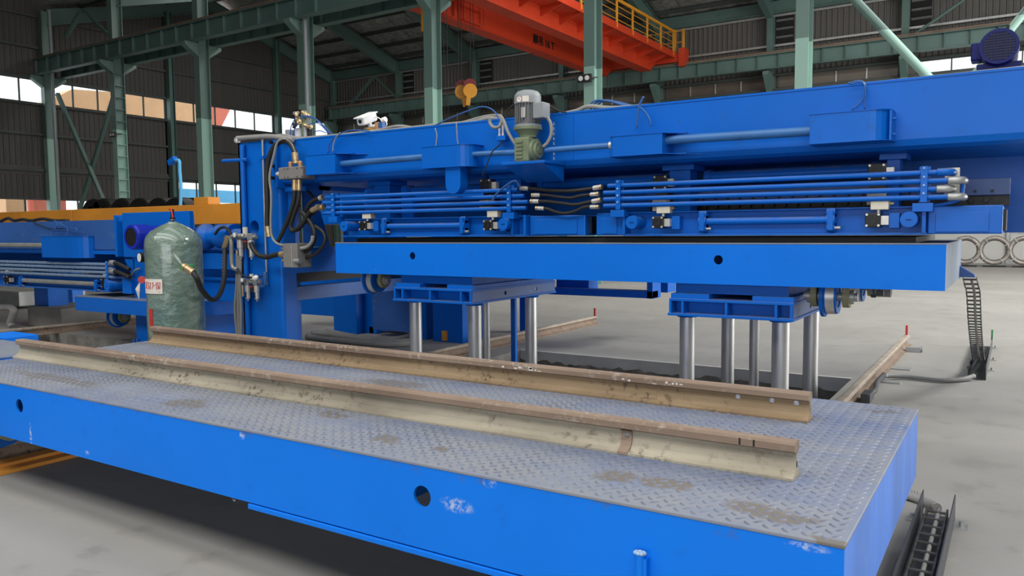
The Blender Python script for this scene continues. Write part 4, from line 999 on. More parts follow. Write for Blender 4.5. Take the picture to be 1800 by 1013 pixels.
cl = clamp_beam('lower blue clamp beam, left half, with pivot pins and air valves', -6.25, -3.86, 1.742)
cr_ = clamp_beam('lower blue clamp beam, right half, with pivot pins and air valves', -2.88, -.535)
for t_, (a, b2) in ((cl, (-3.86, -3.275)), (cr_, (-.535, -.08)), (cr_, (-3.165, -2.88))):
    b_ = MB(); b_.box(a, b2, 6.36, 7.2, 1.55, 1.748 if t_ is cr_ else 1.735); eb = b_.build('end_block', 'blue', t_, bev=.008)
    b_ = MB(); b_.box(a+.05, b2-.08, 6.35, 6.362, 1.565, 1.70); b_.build('inset_plate', 'blue', eb, bev=.002)
    b_ = MB(); b_.box(b2-.002, b2+.02, 6.45, 7.15, 1.57, 1.72); b_.build('end_pad', 'black', eb)
for t_, x in ((cl, -3.88), (cl, -4.02), (cr_, -.555), (cr_, -2.87)):
    b_ = MB(); b_.box(x-.012, x+.012, 6.30, 6.43, 1.56, 1.745); b_.build('stiffener', 'blue', t_)
for t_, (px, py) in ((cl, (604, 398)), (cl, (884, 394)), (cr_, (1110, 391)), (cr_, (1597, 386))):
    a = at(px, py, Y=6.22); pin(t_, a.x, a.z)
for t_, px, py, ss in ((cl, 637, 397, .10), (cl, 857, 396, .10), (cr_, 1156, 391, .10), (cr_, 1534, 387, .105)):
    a = at(px, py, Y=6.28); valve(t_, a.x, a.z, 6.3, ss)
    b_ = MB(); b_.box(a.x-.02, a.x+.10, 6.30, 6.38, a.z+.075, a.z+.155); o = b_.build('air_block', 'cream', t_, bev=.004)
    b_ = MB(); b_.cyl((a.x+.03, 6.33, a.z+.045), (a.x+.03, 6.33, a.z+.08), .014, 10); b_.build('nipple', 'silver', o)
    b_ = MB(); b_.cyl((a.x+.10, 6.33, a.z+.12), (a.x+.13, 6.33, a.z+.12), .012, 10); b_.build('nipple', 'brass', o)
    b_ = MB(); b_.box(a.x+.10, a.x+.17, 6.34, 6.43, a.z-.06, a.z+.05); b_.build('valve_bracket', 'blue', t_, bev=.003)
for px, py in ((853, 326), (1160, 321), (1541, 302)):
    up = thing('air_valve', 'black air valve with cream blocks, '+{853: 'behind the left pipe run', 1160: 'left end of the right pipe run', 1541: 'right end of the right pipe run'}[px], 'valve', at(px, py, Y=6.42))
    a = at(px, py, Y=6.42); valve(up, a.x, a.z, 6.44, .125)
    for dz in (-.165, -.225):
        b_ = MB(); b_.box(a.x-.06, a.x+.06, 6.40, 6.5, a.z+dz-.018, a.z+dz+.018); b_.build('cream_block', 'cream', up, bev=.003)
    b_ = MB(); b_.box(a.x-.05, a.x+.05, 6.46, 6.6, a.z-.25, a.z-.05); b_.build('valve_spine', 'black', up)
for t_, xa, xb, za, zb in ((cl, -5.62, -4.60, 1.655, 1.655), (cr_, -2.17, -1.18, 1.66, 1.66)):
    b_ = MB(); b_.cyl((xa, 6.33, za), (xb, 6.33, zb), .028, 16); b_.build('tie_cylinder', 'blue', t_)
    b_ = MB(); b_.box(xa, xb, 6.36, 6.42, za-.10, za-.02); b_.build('lower_rail', 'blue', t_, bev=.004)
    for x in (xa, xb): clamp(t_, x, za)
a = at(1523, 395, Y=6.3)

# ================================================================== PRESS FRAME (left end)
pf = thing('press_column', 'tall blue press column with a round hole, carrying the left end of the girder', 'frame', (-7.7, 7.4, 0))
b_ = MB(); b_.holed('Y', -8.04, -7.36, 0, 2.69, GY, GY+.02, [], 20); ho = at(447, 400, Y=GY)
b_ = MB(); b_.holed('Y', -8.04, -7.37, 0, 2.69, GY, GY+.02, [(ho.x, ho.z, .085)], 24); b_.build('front_plate', 'blue', pf)
b_ = MB(); b_.cyl((ho.x, GY+.02, ho.z), (ho.x, GY+.2, ho.z), .084, 24); 
b_ = MB(); b_.pipe((ho.x, GY+.02, ho.z), (ho.x, GY+.25, ho.z), .09, .084, 24); b_.build('hole_sleeve', 'blue', pf)
# rounded corner and right flank
n = 8; b_ = MB(); R_ = .05; pts = [(-7.37-R_*0+R_*math.sin(k*math.pi/2/n), GY+R_-R_*math.cos(k*math.pi/2/n)) for k in range(n+1)]
for (x0, y0), (x1, y1) in zip(pts, pts[1:]): b_.face([(x0, y0, 0), (x1, y1, 0), (x1, y1, 2.12), (x0, y0, 2.12)], True)
b_.build('rounded_corner', 'blue', pf)
b_ = MB(); b_.box(-7.36, -7.32, GY+.05, 6.62, 0, 2.12); b_.build('flank', 'blue', pf)
b_ = MB(); b_.box(-8.04, -8.0, GY, 7.3, 0, 2.69); b_.build('flank', 'blue', pf)
b_ = MB(); b_.box(-7.36, -7.32, 6.62, 9.0, 1.108, 1.415); b_.build('lower_arm', 'blue', pf)
b_ = MB(); b_.box(-7.5, -7.36, 6.62, 9.0, 1.108, 1.13); b_.build('arm_flange', 'blue', pf)
b_ = MB(); b_.box(-8.0, -7.3, 7.0, 7.85, 2.12, 2.66); b_.build('head_box', 'blue', pf)
b_ = MB(); b_.box(-8.0, -7.6, 8.6, 9.0, 1.1, 2.66); b_.build('rear_post', 'blue', pf)
b_ = MB(); b_.box(-7.48, -7.34, 6.62, 9.6, .775, .94); b_.build('lower_tie', 'blue_web', pf)
b_ = MB(); b_.box(-8.04, -7.32, 6.42, 9.0, 2.66, 2.69); b_.build('cap_plate', 'blue', pf)
# inner plate left of the hoses with gusset
b_ = MB(); b_.prism([(6.72, 1.42), (6.72, 2.12), (7.05, 2.12), (7.0, 1.85), (7.15, 1.42)], 'X', -7.30, -7.28); b_.build('inner_plate', 'blue', pf)
b_ = MB(); b_.prism([(-7.3, 1.83), (-7.3, 2.08), (-7.12, 2.08), (-7.22, 1.83)], 'Y', 6.5, 6.52); b_.build('gusset', 'blue', pf)
b_ = MB(); b_.box(-7.3, -6.95, 6.46, 6.5, 2.08, 2.13); b_.build('shelf', 'blue', pf)
b_ = MB(); b_.prism([(-7.2, 1.42), (-7.2, 2.0), (-6.9, 2.0), (-6.82, 1.8), (-6.75, 1.42)], 'Y', 7.3, 7.34); b_.build('back_plate', 'blue', pf)
b_ = MB(); b_.box(-7.95, -7.5, 6.7, 9.0, .98, 1.1); b_.build('shade_filler', 'black', pf)  # added dark mass in place of shade under the arm, blocks back light
b_ = MB(); b_.box(-8.3, -7.52, 9.0, 9.1, .1, 1.1); b_.build('rear_apron', 'blue_web', pf)
# vertical pipes on the column
a = at(426, 300, Y=GY-.05)
b_ = MB(); b_.cyl((a.x, GY-.04, 0.05), (a.x, GY-.04, 2.66), .033, 16); b_.build('riser_pipe', 'blue', pf)
l0 = at(392, 283, Y=GY-.05); b_ = MB(); b_.cyl((l0.x, GY-.05, l0.z), (a.x+.1, GY-.05, l0.z-.01), .022, 14); b_.build('side_pipe', 'blue', pf)
a2 = at(463, 300, Y=GY-.03)
b_ = MB(); b_.cyl((a2.x, GY-.03, at(465, 500, Y=GY).z), (a2.x, GY-.03, 2.70), .012, 12); b_.tube([(a2.x, GY-.03, 2.69), (a2.x+.01, GY-.03, 2.715), (a2.x+.06, GY+.1, 2.72)], .012); cp = b_.build('conduit_pipe', 'galv', pf)
a3 = at(464, 478, Y=GY-.03); b_ = MB(); b_.cyl((a3.x, GY-.03, a3.z+.0), (a3.x, GY-.03, a3.z-.11), .021, 14); b_.cyl((a3.x, GY-.03, a3.z), (a3.x, GY-.03, a3.z-.02), .03, 6); b_.build('pipe_union', 'pneu_blue', cp)
b_ = MB(); zc = at(462, 278, Y=GY).z; b_.box(a2.x-.06, a2.x+.03, GY-.05, GY, zc-.015, zc+.02); b_.build('pipe_clip', 'blue', cp)
# grey conduits strapped together low on the column
for k, dx in enumerate((-.02, .018, .05)):
    b_ = MB(); P_ = [tuple(at(px, py, Y=GY-.09)) for px, py in ((419, 440), (418, 500), (417, 545), (419, 590))]
    b_.tube([(x+dx+(.02 if i == 2 else 0)*(k-1), y, z) for i, (x, y, z) in enumerate(P_)]+[(P_[-1][0]+dx, GY-.09, .05)], .018)
    tag(b_.build('grey_conduit', 'grey_hose'), 'grey corrugated conduit down the left edge of the press column, %s of three' % ('leftmost', 'middle', 'rightmost')[k], 'conduit')
# conduit over the top left corner
hose('thick grey conduit bending over the top of the press column', [(417, 250), (417, 244), (424, 243), (450, 241), (475, 240), (500, 243), (515, 246)], .03, 6.36, (1, 0), 'grey_hose', .04, nut=False, name='grey_conduit', cat='conduit')
hose('thick black hose arching over the column and down to the air filters', [(473, 413), (470, 395), (470, 360), (469, 320), (471, 285), (482, 258), (497, 248), (510, 252), (518, 268), (520, 284)], .03, 6.22, (1, 1), 'rubber', .10, 'brass', dash=4)
hose('grey cable running beside the arching black hose down to the lower valve block', [(500, 243), (488, 250), (481, 275), (474, 310), (477, 345), (476, 390), (478, 415), (487, 428), (503, 432)], .014, 6.18, (0, 0), 'grey_hose', name='grey_cable', cat='cable')

# directional valve block on the girder
vb = thing('valve_block', 'grey valve block with brass silencers mounted high on the press girder', 'valve', at(515, 303, Y=6.25))
a, b2 = at(492, 316, Y=6.17), at(534, 292, Y=6.17)
b_ = MB(); b_.box(a.x, b2.x, 6.15, 6.34, a.z, b2.z); b_.build('body', 'valve_grey', vb, bev=.01)
b_ = MB(); z = (a.z+b2.z)/2; b_.lathe((a.x, 6.24, z), (a.x-.09, 6.2, z), [(0, .05), (.03, .045), (.03, .032), (.08, .032), (.08, .02), (.1, .02), (.1, 0)], 16); b_.build('solenoid', 'galv', vb)
for px in (511, 528):
    p = at(px, 291, Y=6.22); b_ = MB(); b_.lathe((p.x, 6.22, b2.z-.01), (p.x, 6.22, b2.z+.07), [(0, .025), (.06, .025), (.075, .018), (.078, 0)], 14); b_.build('silencer', 'copper_cap', vb)
for px in (500, 506, 522, 531):
    for z in (a.z+.02, b2.z-.02):
        p = at(px, 303, Y=6.15); b_ = MB(); b_.cyl((p.x, 6.152, z), (p.x, 6.147, z), .007, 8); b_.build('screw', 'black', vb)
hose('left of two black hoses dropping from the grey valve block', [(518, 320), (518, 334), (516, 355), (508, 382), (497, 408), (487, 428)], .024, 6.22, (1, 0), 'rubber', .10, 'brass', dash=9)
hose('right of two black hoses dropping from the grey valve block', [(526, 320), (526, 334), (524, 355), (515, 382), (511, 398), (516, 406), (530, 395), (545, 372), (558, 365)], .024, 6.24, (1, 1), 'rubber', .10, 'brass', dash=2)
lv = thing('valve_block', 'grey valve block with two brass silencers beside the lower arm of the press frame', 'valve', at(515, 449, Y=6.2))
a, b2 = at(504, 470, Y=6.2), at(528, 428, Y=6.2)
b_ = MB(); b_.box(a.x, b2.x, 6.15, 6.36, a.z, b2.z); b_.build('body', 'valve_grey', lv, bev=.008)
p = at(513, 449, Y=6.15); b_ = MB(); b_.box(p.x-.004, p.x+.004, 6.146, 6.15, a.z, b2.z); b_.build('seam_strip', 'silver', lv)
for py in (437, 458):
    p = at(504, py, Y=6.2); b_ = MB(); b_.lathe((p.x, 6.22, p.z), (p.x-.09, 6.22, p.z), [(0, .012), (.02, .012), (.02, .022), (.08, .022), (.09, .012), (.09, 0)], 14); b_.build('silencer', 'copper_cap', lv)
p = at(526, 459, Y=6.18); b_ = MB(); b_.cyl((p.x-.03, 6.14, p.z), (p.x+.06, 6.14, p.z), .028, 14); b_.build('solenoid', 'galv', lv)
hose('black hose from the air filters to the lower valve block', [(441, 427), (446, 439), (456, 449), (470, 452), (485, 448), (500, 447)], .03, 6.2, (0, 1), 'rubber', .07, 'brass')
hose('black hose leaving the lower valve block, bent up behind the grey cable', [(529, 443), (543, 438), (551, 425), (553, 410), (548, 395), (538, 380), (530, 372)], .026, 6.26, (0, 0))
hose('grey hose leaving the top right of the lower valve block', [(528, 437), (540, 434), (548, 425), (550, 415)], .02, 6.2, (0, 0), 'grey_hose')
hose('black hose looping widest right of the lower valve block', [(529, 453), (545, 452), (560, 442), (571, 425), (569, 410), (558, 400), (545, 394), (537, 385), (533, 372)], .02, 6.28, (0, 0))
hose('black hose feeding the top pipe of the left run', [(567, 347), (555, 351), (545, 358), (538, 370), (535, 380)], .024, 6.32, (1, 0), 'rubber', .05)
hose('black hose feeding the third pipe of the left run', [(568, 364), (556, 369), (545, 378), (535, 390), (525, 402), (513, 406)], .026, 6.3, (1, 0), 'rubber', .06)
hose('thin dark hose rising behind the left pipe brackets', [(553, 352), (548, 344), (540, 336), (528, 330)], .018, 6.5, (0, 0))

# air filter sets
def frl(label, px, py, s_=1.0, w=(0, 1)):
    o = at(px, py, Y=6.28); t_ = thing('air_filter_set', label, 'filter', o)
    for k, dx in enumerate((0, .17*s_)):
        b_ = MB(); b_.box(o.x+dx-.035*s_, o.x+dx+.035*s_, 6.26, 6.34, o.z-.03, o.z+.045*s_); h_ = b_.build('filter_head', 'galv', t_, bev=.008)
        b_ = MB(); b_.lathe((o.x+dx, 6.29, o.z-.03), (o.x+dx, 6.29, o.z-.22*s_), [(0, .036*s_), (.08*s_, .036*s_), (.085*s_, .031*s_), (.165*s_, .03*s_), (.18*s_, .022*s_), (.185*s_, .01*s_), (.2*s_, .01*s_), (.2*s_, 0)], 18); bw = b_.build('bowl', 'silver', t_)
        b_ = MB(); b_.box(o.x+dx-.006, o.x+dx+.006, 6.29-.034*s_, 6.29-.028*s_, o.z-.19*s_, o.z-.12*s_); b_.build('sight_slot', 'dark_gap', bw)
    b_ = MB(); x = o.x+.085*s_; b_.cyl((x, 6.29, o.z+.03), (x, 6.29, o.z+.11*s_), .028*s_, 14); b_.build('regulator_knob', 'cream', t_)
    b_ = MB(); b_.cyl((x, 6.29, o.z-.03), (x, 6.29, o.z-.12*s_), .026*s_, 14); b_.build('regulator_bottom', 'black', t_)
    b_ = MB(); b_.cyl((x, 6.29, o.z-.04), (x, 6.29, o.z-.05), .03*s_, 14); b_.build('lock_ring', 'red_plastic', t_)
    b_ = MB(); b_.cyl((o.x-.01, 6.245, o.z+.035), (o.x-.01, 6.215, o.z+.035), .028*s_, 18); gg = b_.build('gauge', 'galv', t_)
    b_ = MB(); b_.cyl((o.x-.01, 6.2145, o.z+.035), (o.x-.01, 6.2135, o.z+.035), .024*s_, 18); b_.build('gauge_dial', 'gauge_face', gg)
    b_ = MB(); b_.cyl((o.x-.1*s_, 6.29, o.z+.01), (o.x+.26*s_, 6.29, o.z+.01), .02*s_, 12); b_.build('port_nipple', 'galv', t_)
    return t_
f1 = frl('upper pair of silver air filters with a gauge on the press column', 421, 418, 1.15)
f2 = frl('lower, smaller pair of silver air filters on the press column', 434, 497, .95)
b_ = MB(); o = at(428, 508, Y=6.28); b_.lathe((o.x, 6.27, o.z+.05), (o.x, 6.27, o.z-.09), [(0, 0), (0, .014), (.14, .014), (.14, 0)], 12); b_.build('drain_tube', 'brass', f2)
b_ = MB(); o = at(449, 489, Y=6.2); b_.rev((o.x-.05, 6.2, o.z-.02), (o.x+.05, 6.2, o.z+.02), [(0, .002), (.03, .03), (.08, .03), (.107, .002)], 10); b_.build('paper_tag', 'white', f2)
hose('bent galvanised pipe left of the upper air filters', [(430, 415), (408, 416), (407, 430), (407, 455), (409, 470), (417, 474)], .026, 6.26, (0, 0), 'galv', name='galvanised_pipe', cat='pipe')
hose('thin dark air line between the upper and lower filters', [(418, 473), (424, 482), (434, 487), (446, 488), (460, 486)], .011, 6.24, (0, 0), 'rubber', name='air_line', cat='tube')
hose('elbow pipe right of the lower air filters', [(457, 504), (465, 502), (467, 492), (466, 478)], .018, 6.26, (0, 0), 'pneu_blue', name='elbow_pipe', cat='pipe')

# ================================================================== ON TOP OF THE GIRDER
Ycab = 6.42
def line(name, label, pts, r, mat, Y=Ycab, cat='cable', n=8, group=None):
    P_ = [p_ if len(p_) == 3 else tuple(at(p_[0], p_[1], Y=Y)) for p_ in pts]
    b_ = MB(); b_.tube(P_, r, n); return tag(b_.build(name, mat), label, cat, group)
line('grey_conduit', 'long grey conduit lying along the top edge of the press girder', [(515, 245), (560, 241), (620, 236), (690, 229), (760, 221), (830, 215), (860, 208), (905, 213), (960, 206), (1010, 196), (1035, 187), (1080, 190), (1180, 183), (1350, 166), (1500, 151), (1650, 136), (1815, 119)], .02, 'grey_hose', cat='conduit')
line('grey_conduit', 'second grey conduit sagging over the girder left of the gear motor', [(475, 240), (500, 238), (530, 243), (600, 237), (660, 230), (700, 222), (740, 226), (800, 219), (850, 206), (878, 204), (882, 214)], .018, 'grey_hose', 6.46, 'conduit')
line('grey_conduit', 'grey conduit looping down from the girder top to the gear motor base', [(862, 206), (861, 216), (868, 224), (878, 222), (882, 212), (878, 203), (884, 210), (893, 232), (905, 252), (915, 262)], .016, 'grey_hose', 6.3, 'conduit')
line('grey_conduit', 'grey conduit from the motor terminal box down to the gearbox', [(962, 206), (968, 218), (969, 235), (963, 250), (955, 258)], .016, 'grey_hose', 6.22, 'conduit')
line('black_cable', 'black cable from the motor back to the girder top on the right', [(950, 181), (965, 186), (980, 194), (995, 198)], .008, 'rubber', 6.35)
line('black_cable', 'dark cable arching from the motor to the girder top on the left', [(908, 182), (898, 188), (890, 198), (886, 208)], .008, 'rubber', 6.35)
line('air_tube', 'blue air tube arching over the girder beside the yellow hook', [(762, 222), (790, 208), (820, 196), (845, 188), (862, 191), (874, 203), (880, 225)], .007, 'pneu_blue', 6.4)
for k, (dx, dy) in enumerate(((0, 0), (6, 1), (12, 2))):
    line('air_tube', 'blue air tube on the girder by the crane column, %s of three' % ('left', 'middle', 'right')[k], [(1032+dx, 191+dy), (1040+dx, 181+dy), (1052+dx, 176+dy*.5), (1075+dx, 179+dy*.5), (1100+dx, 186), (1122, 185), (1130, 172)], .009, 'pneu_blue', 6.45+.02*k)
line('air_tube', 'blue air tube rising and dropping onto the third cover box', [(1131, 170), (1124, 185), (1121, 205), (1119, 226)], .009, 'pneu_blue', 6.3)
line('air_tube', 'blue air tube curving right onto the third cover box', [(1122, 186), (1132, 195), (1141, 208), (1145, 222)], .008, 'pneu_blue', 6.3)
line('air_tube', 'dark air tube looping from girder top to the largest cover, outer', [(1490, 147), (1508, 142), (1518, 145), (1522, 158), (1516, 176), (1497, 194)], .006, 'pneu_blue', 6.34)
line('air_tube', 'dark air tube looping from girder top to the largest cover, inner', [(1495, 148), (1512, 144), (1519, 150), (1521, 170), (1520, 192)], .006, 'pneu_blue', 6.3)
line('air_tube', 'grey-blue air tube dropping to the first cover box, left', [(650, 231), (620, 229), (596, 236), (580, 252), (576, 270)], .007, 'pneu_blue', 6.34)
line('air_tube', 'grey-blue air tube dropping to the first cover box, right', [(598, 233), (590, 243), (586, 255), (585, 267)], .007, 'grey_hose', 6.3)
line('air_tube', 'pale air tube dropping to the second cover box, left', [(765, 225), (768, 238), (767, 250), (766, 257)], .006, 'grey_hose', 6.3)
line('air_tube', 'pale air tube dropping to the second cover box, right', [(802, 216), (803, 230), (804, 245), (806, 257)], .006, 'grey_hose', 6.3)
line('black_cable', 'black cable hanging past the shaft left of the gear motor', [(885, 246), (877, 256), (866, 266), (858, 283), (852, 300), (848, 309)], .006, 'rubber', 6.18)
line('air_tube', 'blue air tube arching over the right bracket of the left pipe run', [(866, 352), (872, 342), (884, 331), (898, 321), (908, 319), (914, 329)], .012, 'pneu_blue', 6.24)
jb = thing('junction_box', 'small blue junction box with two white fittings beside the gear motor', 'box', at(882, 243, Y=6.34))
a, b2 = at(874, 248, Y=6.34), at(890, 238, Y=6.34); b_ = MB(); b_.box(a.x, b2.x, 6.32, 6.4, a.z, b2.z); b_.build('box_body', 'blue', jb, bev=.004)
for px in (878, 884):
    p = at(px, 230, Y=6.36); b_ = MB(); b_.lathe((p.x, 6.36, b2.z), (p.x, 6.36, p.z+.05), [(0, .012), (.03, .012), (.03, .009), (.07, .011), (.12, .006)], 10); b_.build('fitting', 'white', jb)
for k, pts in enumerate(([(510, 238), (512, 222), (520, 208), (535, 204), (550, 206), (565, 217), (578, 230), (584, 236)], [(515, 238), (520, 222), (532, 207), (548, 207), (560, 214), (572, 226), (580, 236)], [(540, 220), (555, 216), (565, 221), (575, 232)], [(552, 232), (562, 230), (574, 234)])):
    line('air_tube', 'thin blue air tube arching from the valve cluster on the frame top, '+('outermost', 'second', 'third', 'innermost')[k], pts, .006, 'pneu_blue', 6.7)
vc = thing('valve_cluster', 'cluster of small brass and grey air valves standing on top of the press frame', 'valves', at(540, 238, Y=6.8))
a = at(532, 240, Y=6.8)
for dx, dz, r, h, mt in ((-.10, 0, .05, .10, 'white'), (.02, 0, .05, .12, 'galv'), (.10, 0, .04, .12, 'black'), (-.24, 0, .07, .09, 'cap_grey')):
    b_ = MB(); b_.cyl((a.x+dx+.04, 6.8, a.z-.03), (a.x+dx+.04, 6.8, a.z+h), r, 14); b_.build('canister', mt, vc)
random.seed(9)
for k in range(9):
    dx, dz = random.uniform(-.06, .16), random.uniform(.1, .26); b_ = MB(); q = V((a.x+dx, 6.75+random.uniform(-.05, .05), a.z+dz)); d = V((random.uniform(-1, 1), random.uniform(-.5, .3), random.uniform(-.5, 1))).normalized()
    b_.lathe(q-d*.05, q+d*.05, [(0, 0), (0, .02), (.03, .02), (.03, .03), (.06, .03), (.06, .018), (.1, .018), (.1, 0)], 10); b_.build('air_fitting', random.choice(['brass', 'silver', 'olive', 'black']), vc)
b_ = MB(); b_.cyl((a.x+.05, 6.78, a.z), (a.x+.05, 6.78, a.z+.3), .035, 12); b_.build('manifold', 'olive', vc)
# surveillance camera
sc_ = thing('surveillance_camera', 'white bullet surveillance camera on a bracket above the press girder', 'camera', at(648, 222, Y=6.55))
p0 = at(633, 214, Y=6.45); p1 = at(657, 205, Y=6.7); d = (p1-p0).normalized()
b_ = MB(); b_.bar(p0, p1, .10, .095); b_.build('camera_body', 'white', sc_, bev=.02)
b_ = MB(); b_.bar(p0-d*.04+V((0, 0, .045)), p1-d*.01+V((0, 0, .05)), .12, .012); b_.build('sun_shield', 'white', sc_)
b_ = MB(); b_.cyl(p0-d*.004, p0, .022, 18); b_.build('lens', 'black', sc_)
q0 = at(648, 213, Y=6.58); q1 = at(651, 223, Y=6.6); b_ = MB(); b_.cyl(q0, q1, .025, 12); b_.cyl(q1, at(664, 221, Y=6.62), .02, 12); b_.build('bracket_arm', 'white', sc_)
b_ = MB(); b_.box(q1.x-.05, q1.x+.15, 6.55, 6.75, 2.672, q1.z-.01); b_.build('bracket_foot', 'galv', sc_)
b_ = MB(); e0 = at(672, 212, Y=6.62); b_.cyl(e0, e0+V((.05, 0, .01)), .03, 12); b_.build('connector', 'white', sc_)
b_ = MB(); b_.tube([tuple(p1), tuple(at(665, 207, Y=6.65)), tuple(e0)], .006); b_.tube([tuple(e0+V((.05, 0, 0))), tuple(at(680, 219, Y=6.6)), tuple(at(676, 224, Y=6.6))], .006); b_.build('lead', 'white', sc_)
for k, (px, mt) in enumerate(((664, 'copper_cap'), (671, 'pneu_blue'))):
    p = at(px, 221, Y=6.55); b_ = MB(); b_.box(p.x-.025, p.x+.025, 6.53, 6.58, 2.68, p.z+.035); b_.build('battery_clip', mt, sc_)
line('yellow_wire', 'short twist of yellow wire under the surveillance camera', [(644, 225), (648, 227), (652, 226), (657, 224), (655, 228), (648, 225)], .006, 'yellow', 6.5, 'wire')

# ================================================================== AIR TANK
tx, ty, R_ = -7.83, 5.33, .30
tk = thing('air_tank', 'green air receiver tank wrapped in shiny clear film, standing behind the front cart', 'tank', (tx, ty, 0))
b_ = MB(); random.seed(11); prof = [(0, .24), (.02, R_*.98), (.2, R_), (.4, R_*.99), (.62, R_*1.005), (.8, R_*.985), (1.0, R_), (1.2, R_*.99), (1.34, R_*1.0), (1.42, R_*.985), (1.47, R_*.93), (1.52, R_*.78), (1.56, R_*.58), (1.595, R_*.36), (1.62, R_*.16), (1.63, .05)]
b_.rev((tx, ty, .10), (tx, ty, 2), prof, 48); b_.build('tank_body', 'tank_film', tk)
for k in range(3):
    a = math.radians(30+120*k); b_ = MB(); b_.cyl((tx+.24*math.cos(a), ty+.24*math.sin(a), 0), (tx+.24*math.cos(a), ty+.24*math.sin(a), .16), .03, 10); b_.build('foot', 'tank_film', tk)
pk = at(300, 386, Y=ty)
b_ = MB(); b_.lathe((tx, ty, 1.725), (tx, ty, 1.9), [(0, .02), (.03, .02), (.03, .03), (.05, .03), (.05, .02), (.14, .018), (.14, 0)], 14); sv = b_.build('safety_valve', 'black', tk)
b_ = MB(); b_.cyl((tx, ty, 1.745), (tx, ty, 1.775), .028, 6); b_.build('valve_nut', 'galv', sv)
b_ = MB(); b_.tube([(tx-.01, ty-.03, 1.86), (tx+.02, ty-.03, 1.87), (tx+.035, ty-.03, 1.83), (tx+.05, ty-.03, 1.77)], .008); b_.build('red_tag', 'red_plastic', sv)
gp = at(245, 453, Y=ty-.12); b_ = MB(); b_.cyl((gp.x, gp.y, gp.z), (gp.x+.012, gp.y+.07, gp.z), .055, 22); gg = b_.build('pressure_gauge', 'black', tk)
b_ = MB(); d = V((-.012, -.07, 0)).normalized(); b_.cyl(V(gp)+d*.001, V(gp)+d*.004, .048, 22); b_.build('gauge_dial', 'gauge_face', gg)
b_ = MB(); b_.bar(V(gp)+d*.005+V((0, 0, -.005)), V(gp)+d*.005+V((.02, 0, .025)), .004, .002); b_.build('gauge_needle', 'lettering', gg)
b_ = MB(); b_.cyl((gp.x+.01, gp.y+.06, gp.z), (tx-.15, ty-.02, gp.z), .015, 10); b_.build('gauge_stem', 'galv', gg)
# outlet with green valve
o1 = at(324, 470, Y=ty-.28)
b_ = MB(); b_.cyl((o1.x-.02, o1.y+.1, o1.z), (o1.x, o1.y-.03, o1.z), .032, 10); ov = b_.build('outlet_valve', 'green_plastic', tk)
b_ = MB(); b_.rev(at(320, 466, Y=ty-.30), at(305, 446, Y=ty-.32), [(0, .012), (.04, .024), (.11, .022), (.17, .006)], 10); b_.build('wrapped_handle', 'tank_film', ov)
# warning plate curved onto the wrap
def curved(nm, a0, a1, z0, z1, r, mat, par, n=8):
    b_ = MB()
    for k in range(n):
        t0, t1 = math.radians(a0+(a1-a0)*k/n), math.radians(a0+(a1-a0)*(k+1)/n)
        P_ = [(tx+r*math.cos(t0), ty+r*math.sin(t0)), (tx+r*math.cos(t1), ty+r*math.sin(t1))]
        b_.face([(*P_[0], z0), (*P_[1], z0), (*P_[1], z1), (*P_[0], z1)], True)
    return b_.build(nm, mat, par)
def on_tank(px, py):   # angle and height on the tank surface
    R0 = (at(px, py, Y=5)-EYE); best = None
    ax, ay = EYE.x-tx, EYE.y-ty; A = R0.x**2+R0.y**2; B = 2*(ax*R0.x+ay*R0.y); C_ = ax*ax+ay*ay-(R_+.005)**2; D = B*B-4*A*C_
    t = (-B-math.sqrt(max(D, 0)))/(2*A); P_ = EYE+R0*t
    return math.degrees(math.atan2(P_.y-ty, P_.x-tx)), P_.z
(aL, zT), (aR, zB) = on_tank(255, 490), on_tank(286, 517)
pt_ = curved('name_plate', aL, aR, zB, zT, R_+.006, 'tag_white', tk)
pt_['label'] = 'cream plate with red handwriting'
def glyph(strokes, u0, v0, w_, h_):
    b_ = MB()
    for st_ in strokes:
        for (ua, va), (ub, vb) in zip(st_, st_[1:]):
            def mp(u, v):
                t0 = math.radians(aL+(aR-aL)*(u0+u*w_)); z = zB+(zT-zB)*(v0+v*h_); return V((tx+(R_+.009)*math.cos(t0), ty+(R_+.009)*math.sin(t0), z))
            b_.bar(mp(ua, va), mp(ub, vb), .006, .003, (0, 0, 1))
    o = b_.build('red_print', 'lettering_red', pt_); o['kind'] = 'stuff'
glyph([[(.1, .9), (.9, .95)], [(.5, 1), (.45, .1)], [(.1, .55), (.9, .6)], [(.2, .1), (.5, .4), (.85, .05)]], .08, .3, .2, .5)
glyph([[(.15, 1), (.05, .6), (.2, 0)], [(.4, .85), (.9, .9), (.85, .5), (.4, .45)], [(.65, .5), (.6, 0)], [(.35, .2), (.95, .25)]], .32, .3, .18, .5)
glyph([[(.1, .8), (.5, .95), (.4, .5), (.1, .1)], [(.55, .5), (.9, .6)]], .54, .3, .16, .5)
glyph([[(.25, 1), (.05, .6)], [(.2, .7), (.2, 0)], [(.45, .95), (.9, .95), (.9, .6), (.45, .6), (.45, .95)], [(.35, .4), (1, .4)], [(.65, .6), (.65, 0)], [(.65, .35), (.4, .1)], [(.65, .35), (.95, .1)]], .72, .3, .22, .5)
glyph([[(0, .5), (1, .5)]], .1, .08, .8, .1)
(aL2, zt2), (aR2, zb2) = on_tank(262, 543), on_tank(269, 578)
curved('red_label', aL2, aR2, zb2, zt2, R_+.005, 'red_plastic', tk, 4)
p = at(247, 512, Y=ty-.1); b_ = MB(); b_.face([p+V((-.10, 0, .02)), p+V((0, -.02, -.10)), p+V((.06, -.05, 0)), p+V((0, 0, .11))]); b_.face([p+V((-.10, .004, .02)), p+V((0, .004, .11)), p+V((.06, -.046, 0)), p+V((0, -.016, -.10))]); b_.build('paper_tag', 'tag_white', tk)
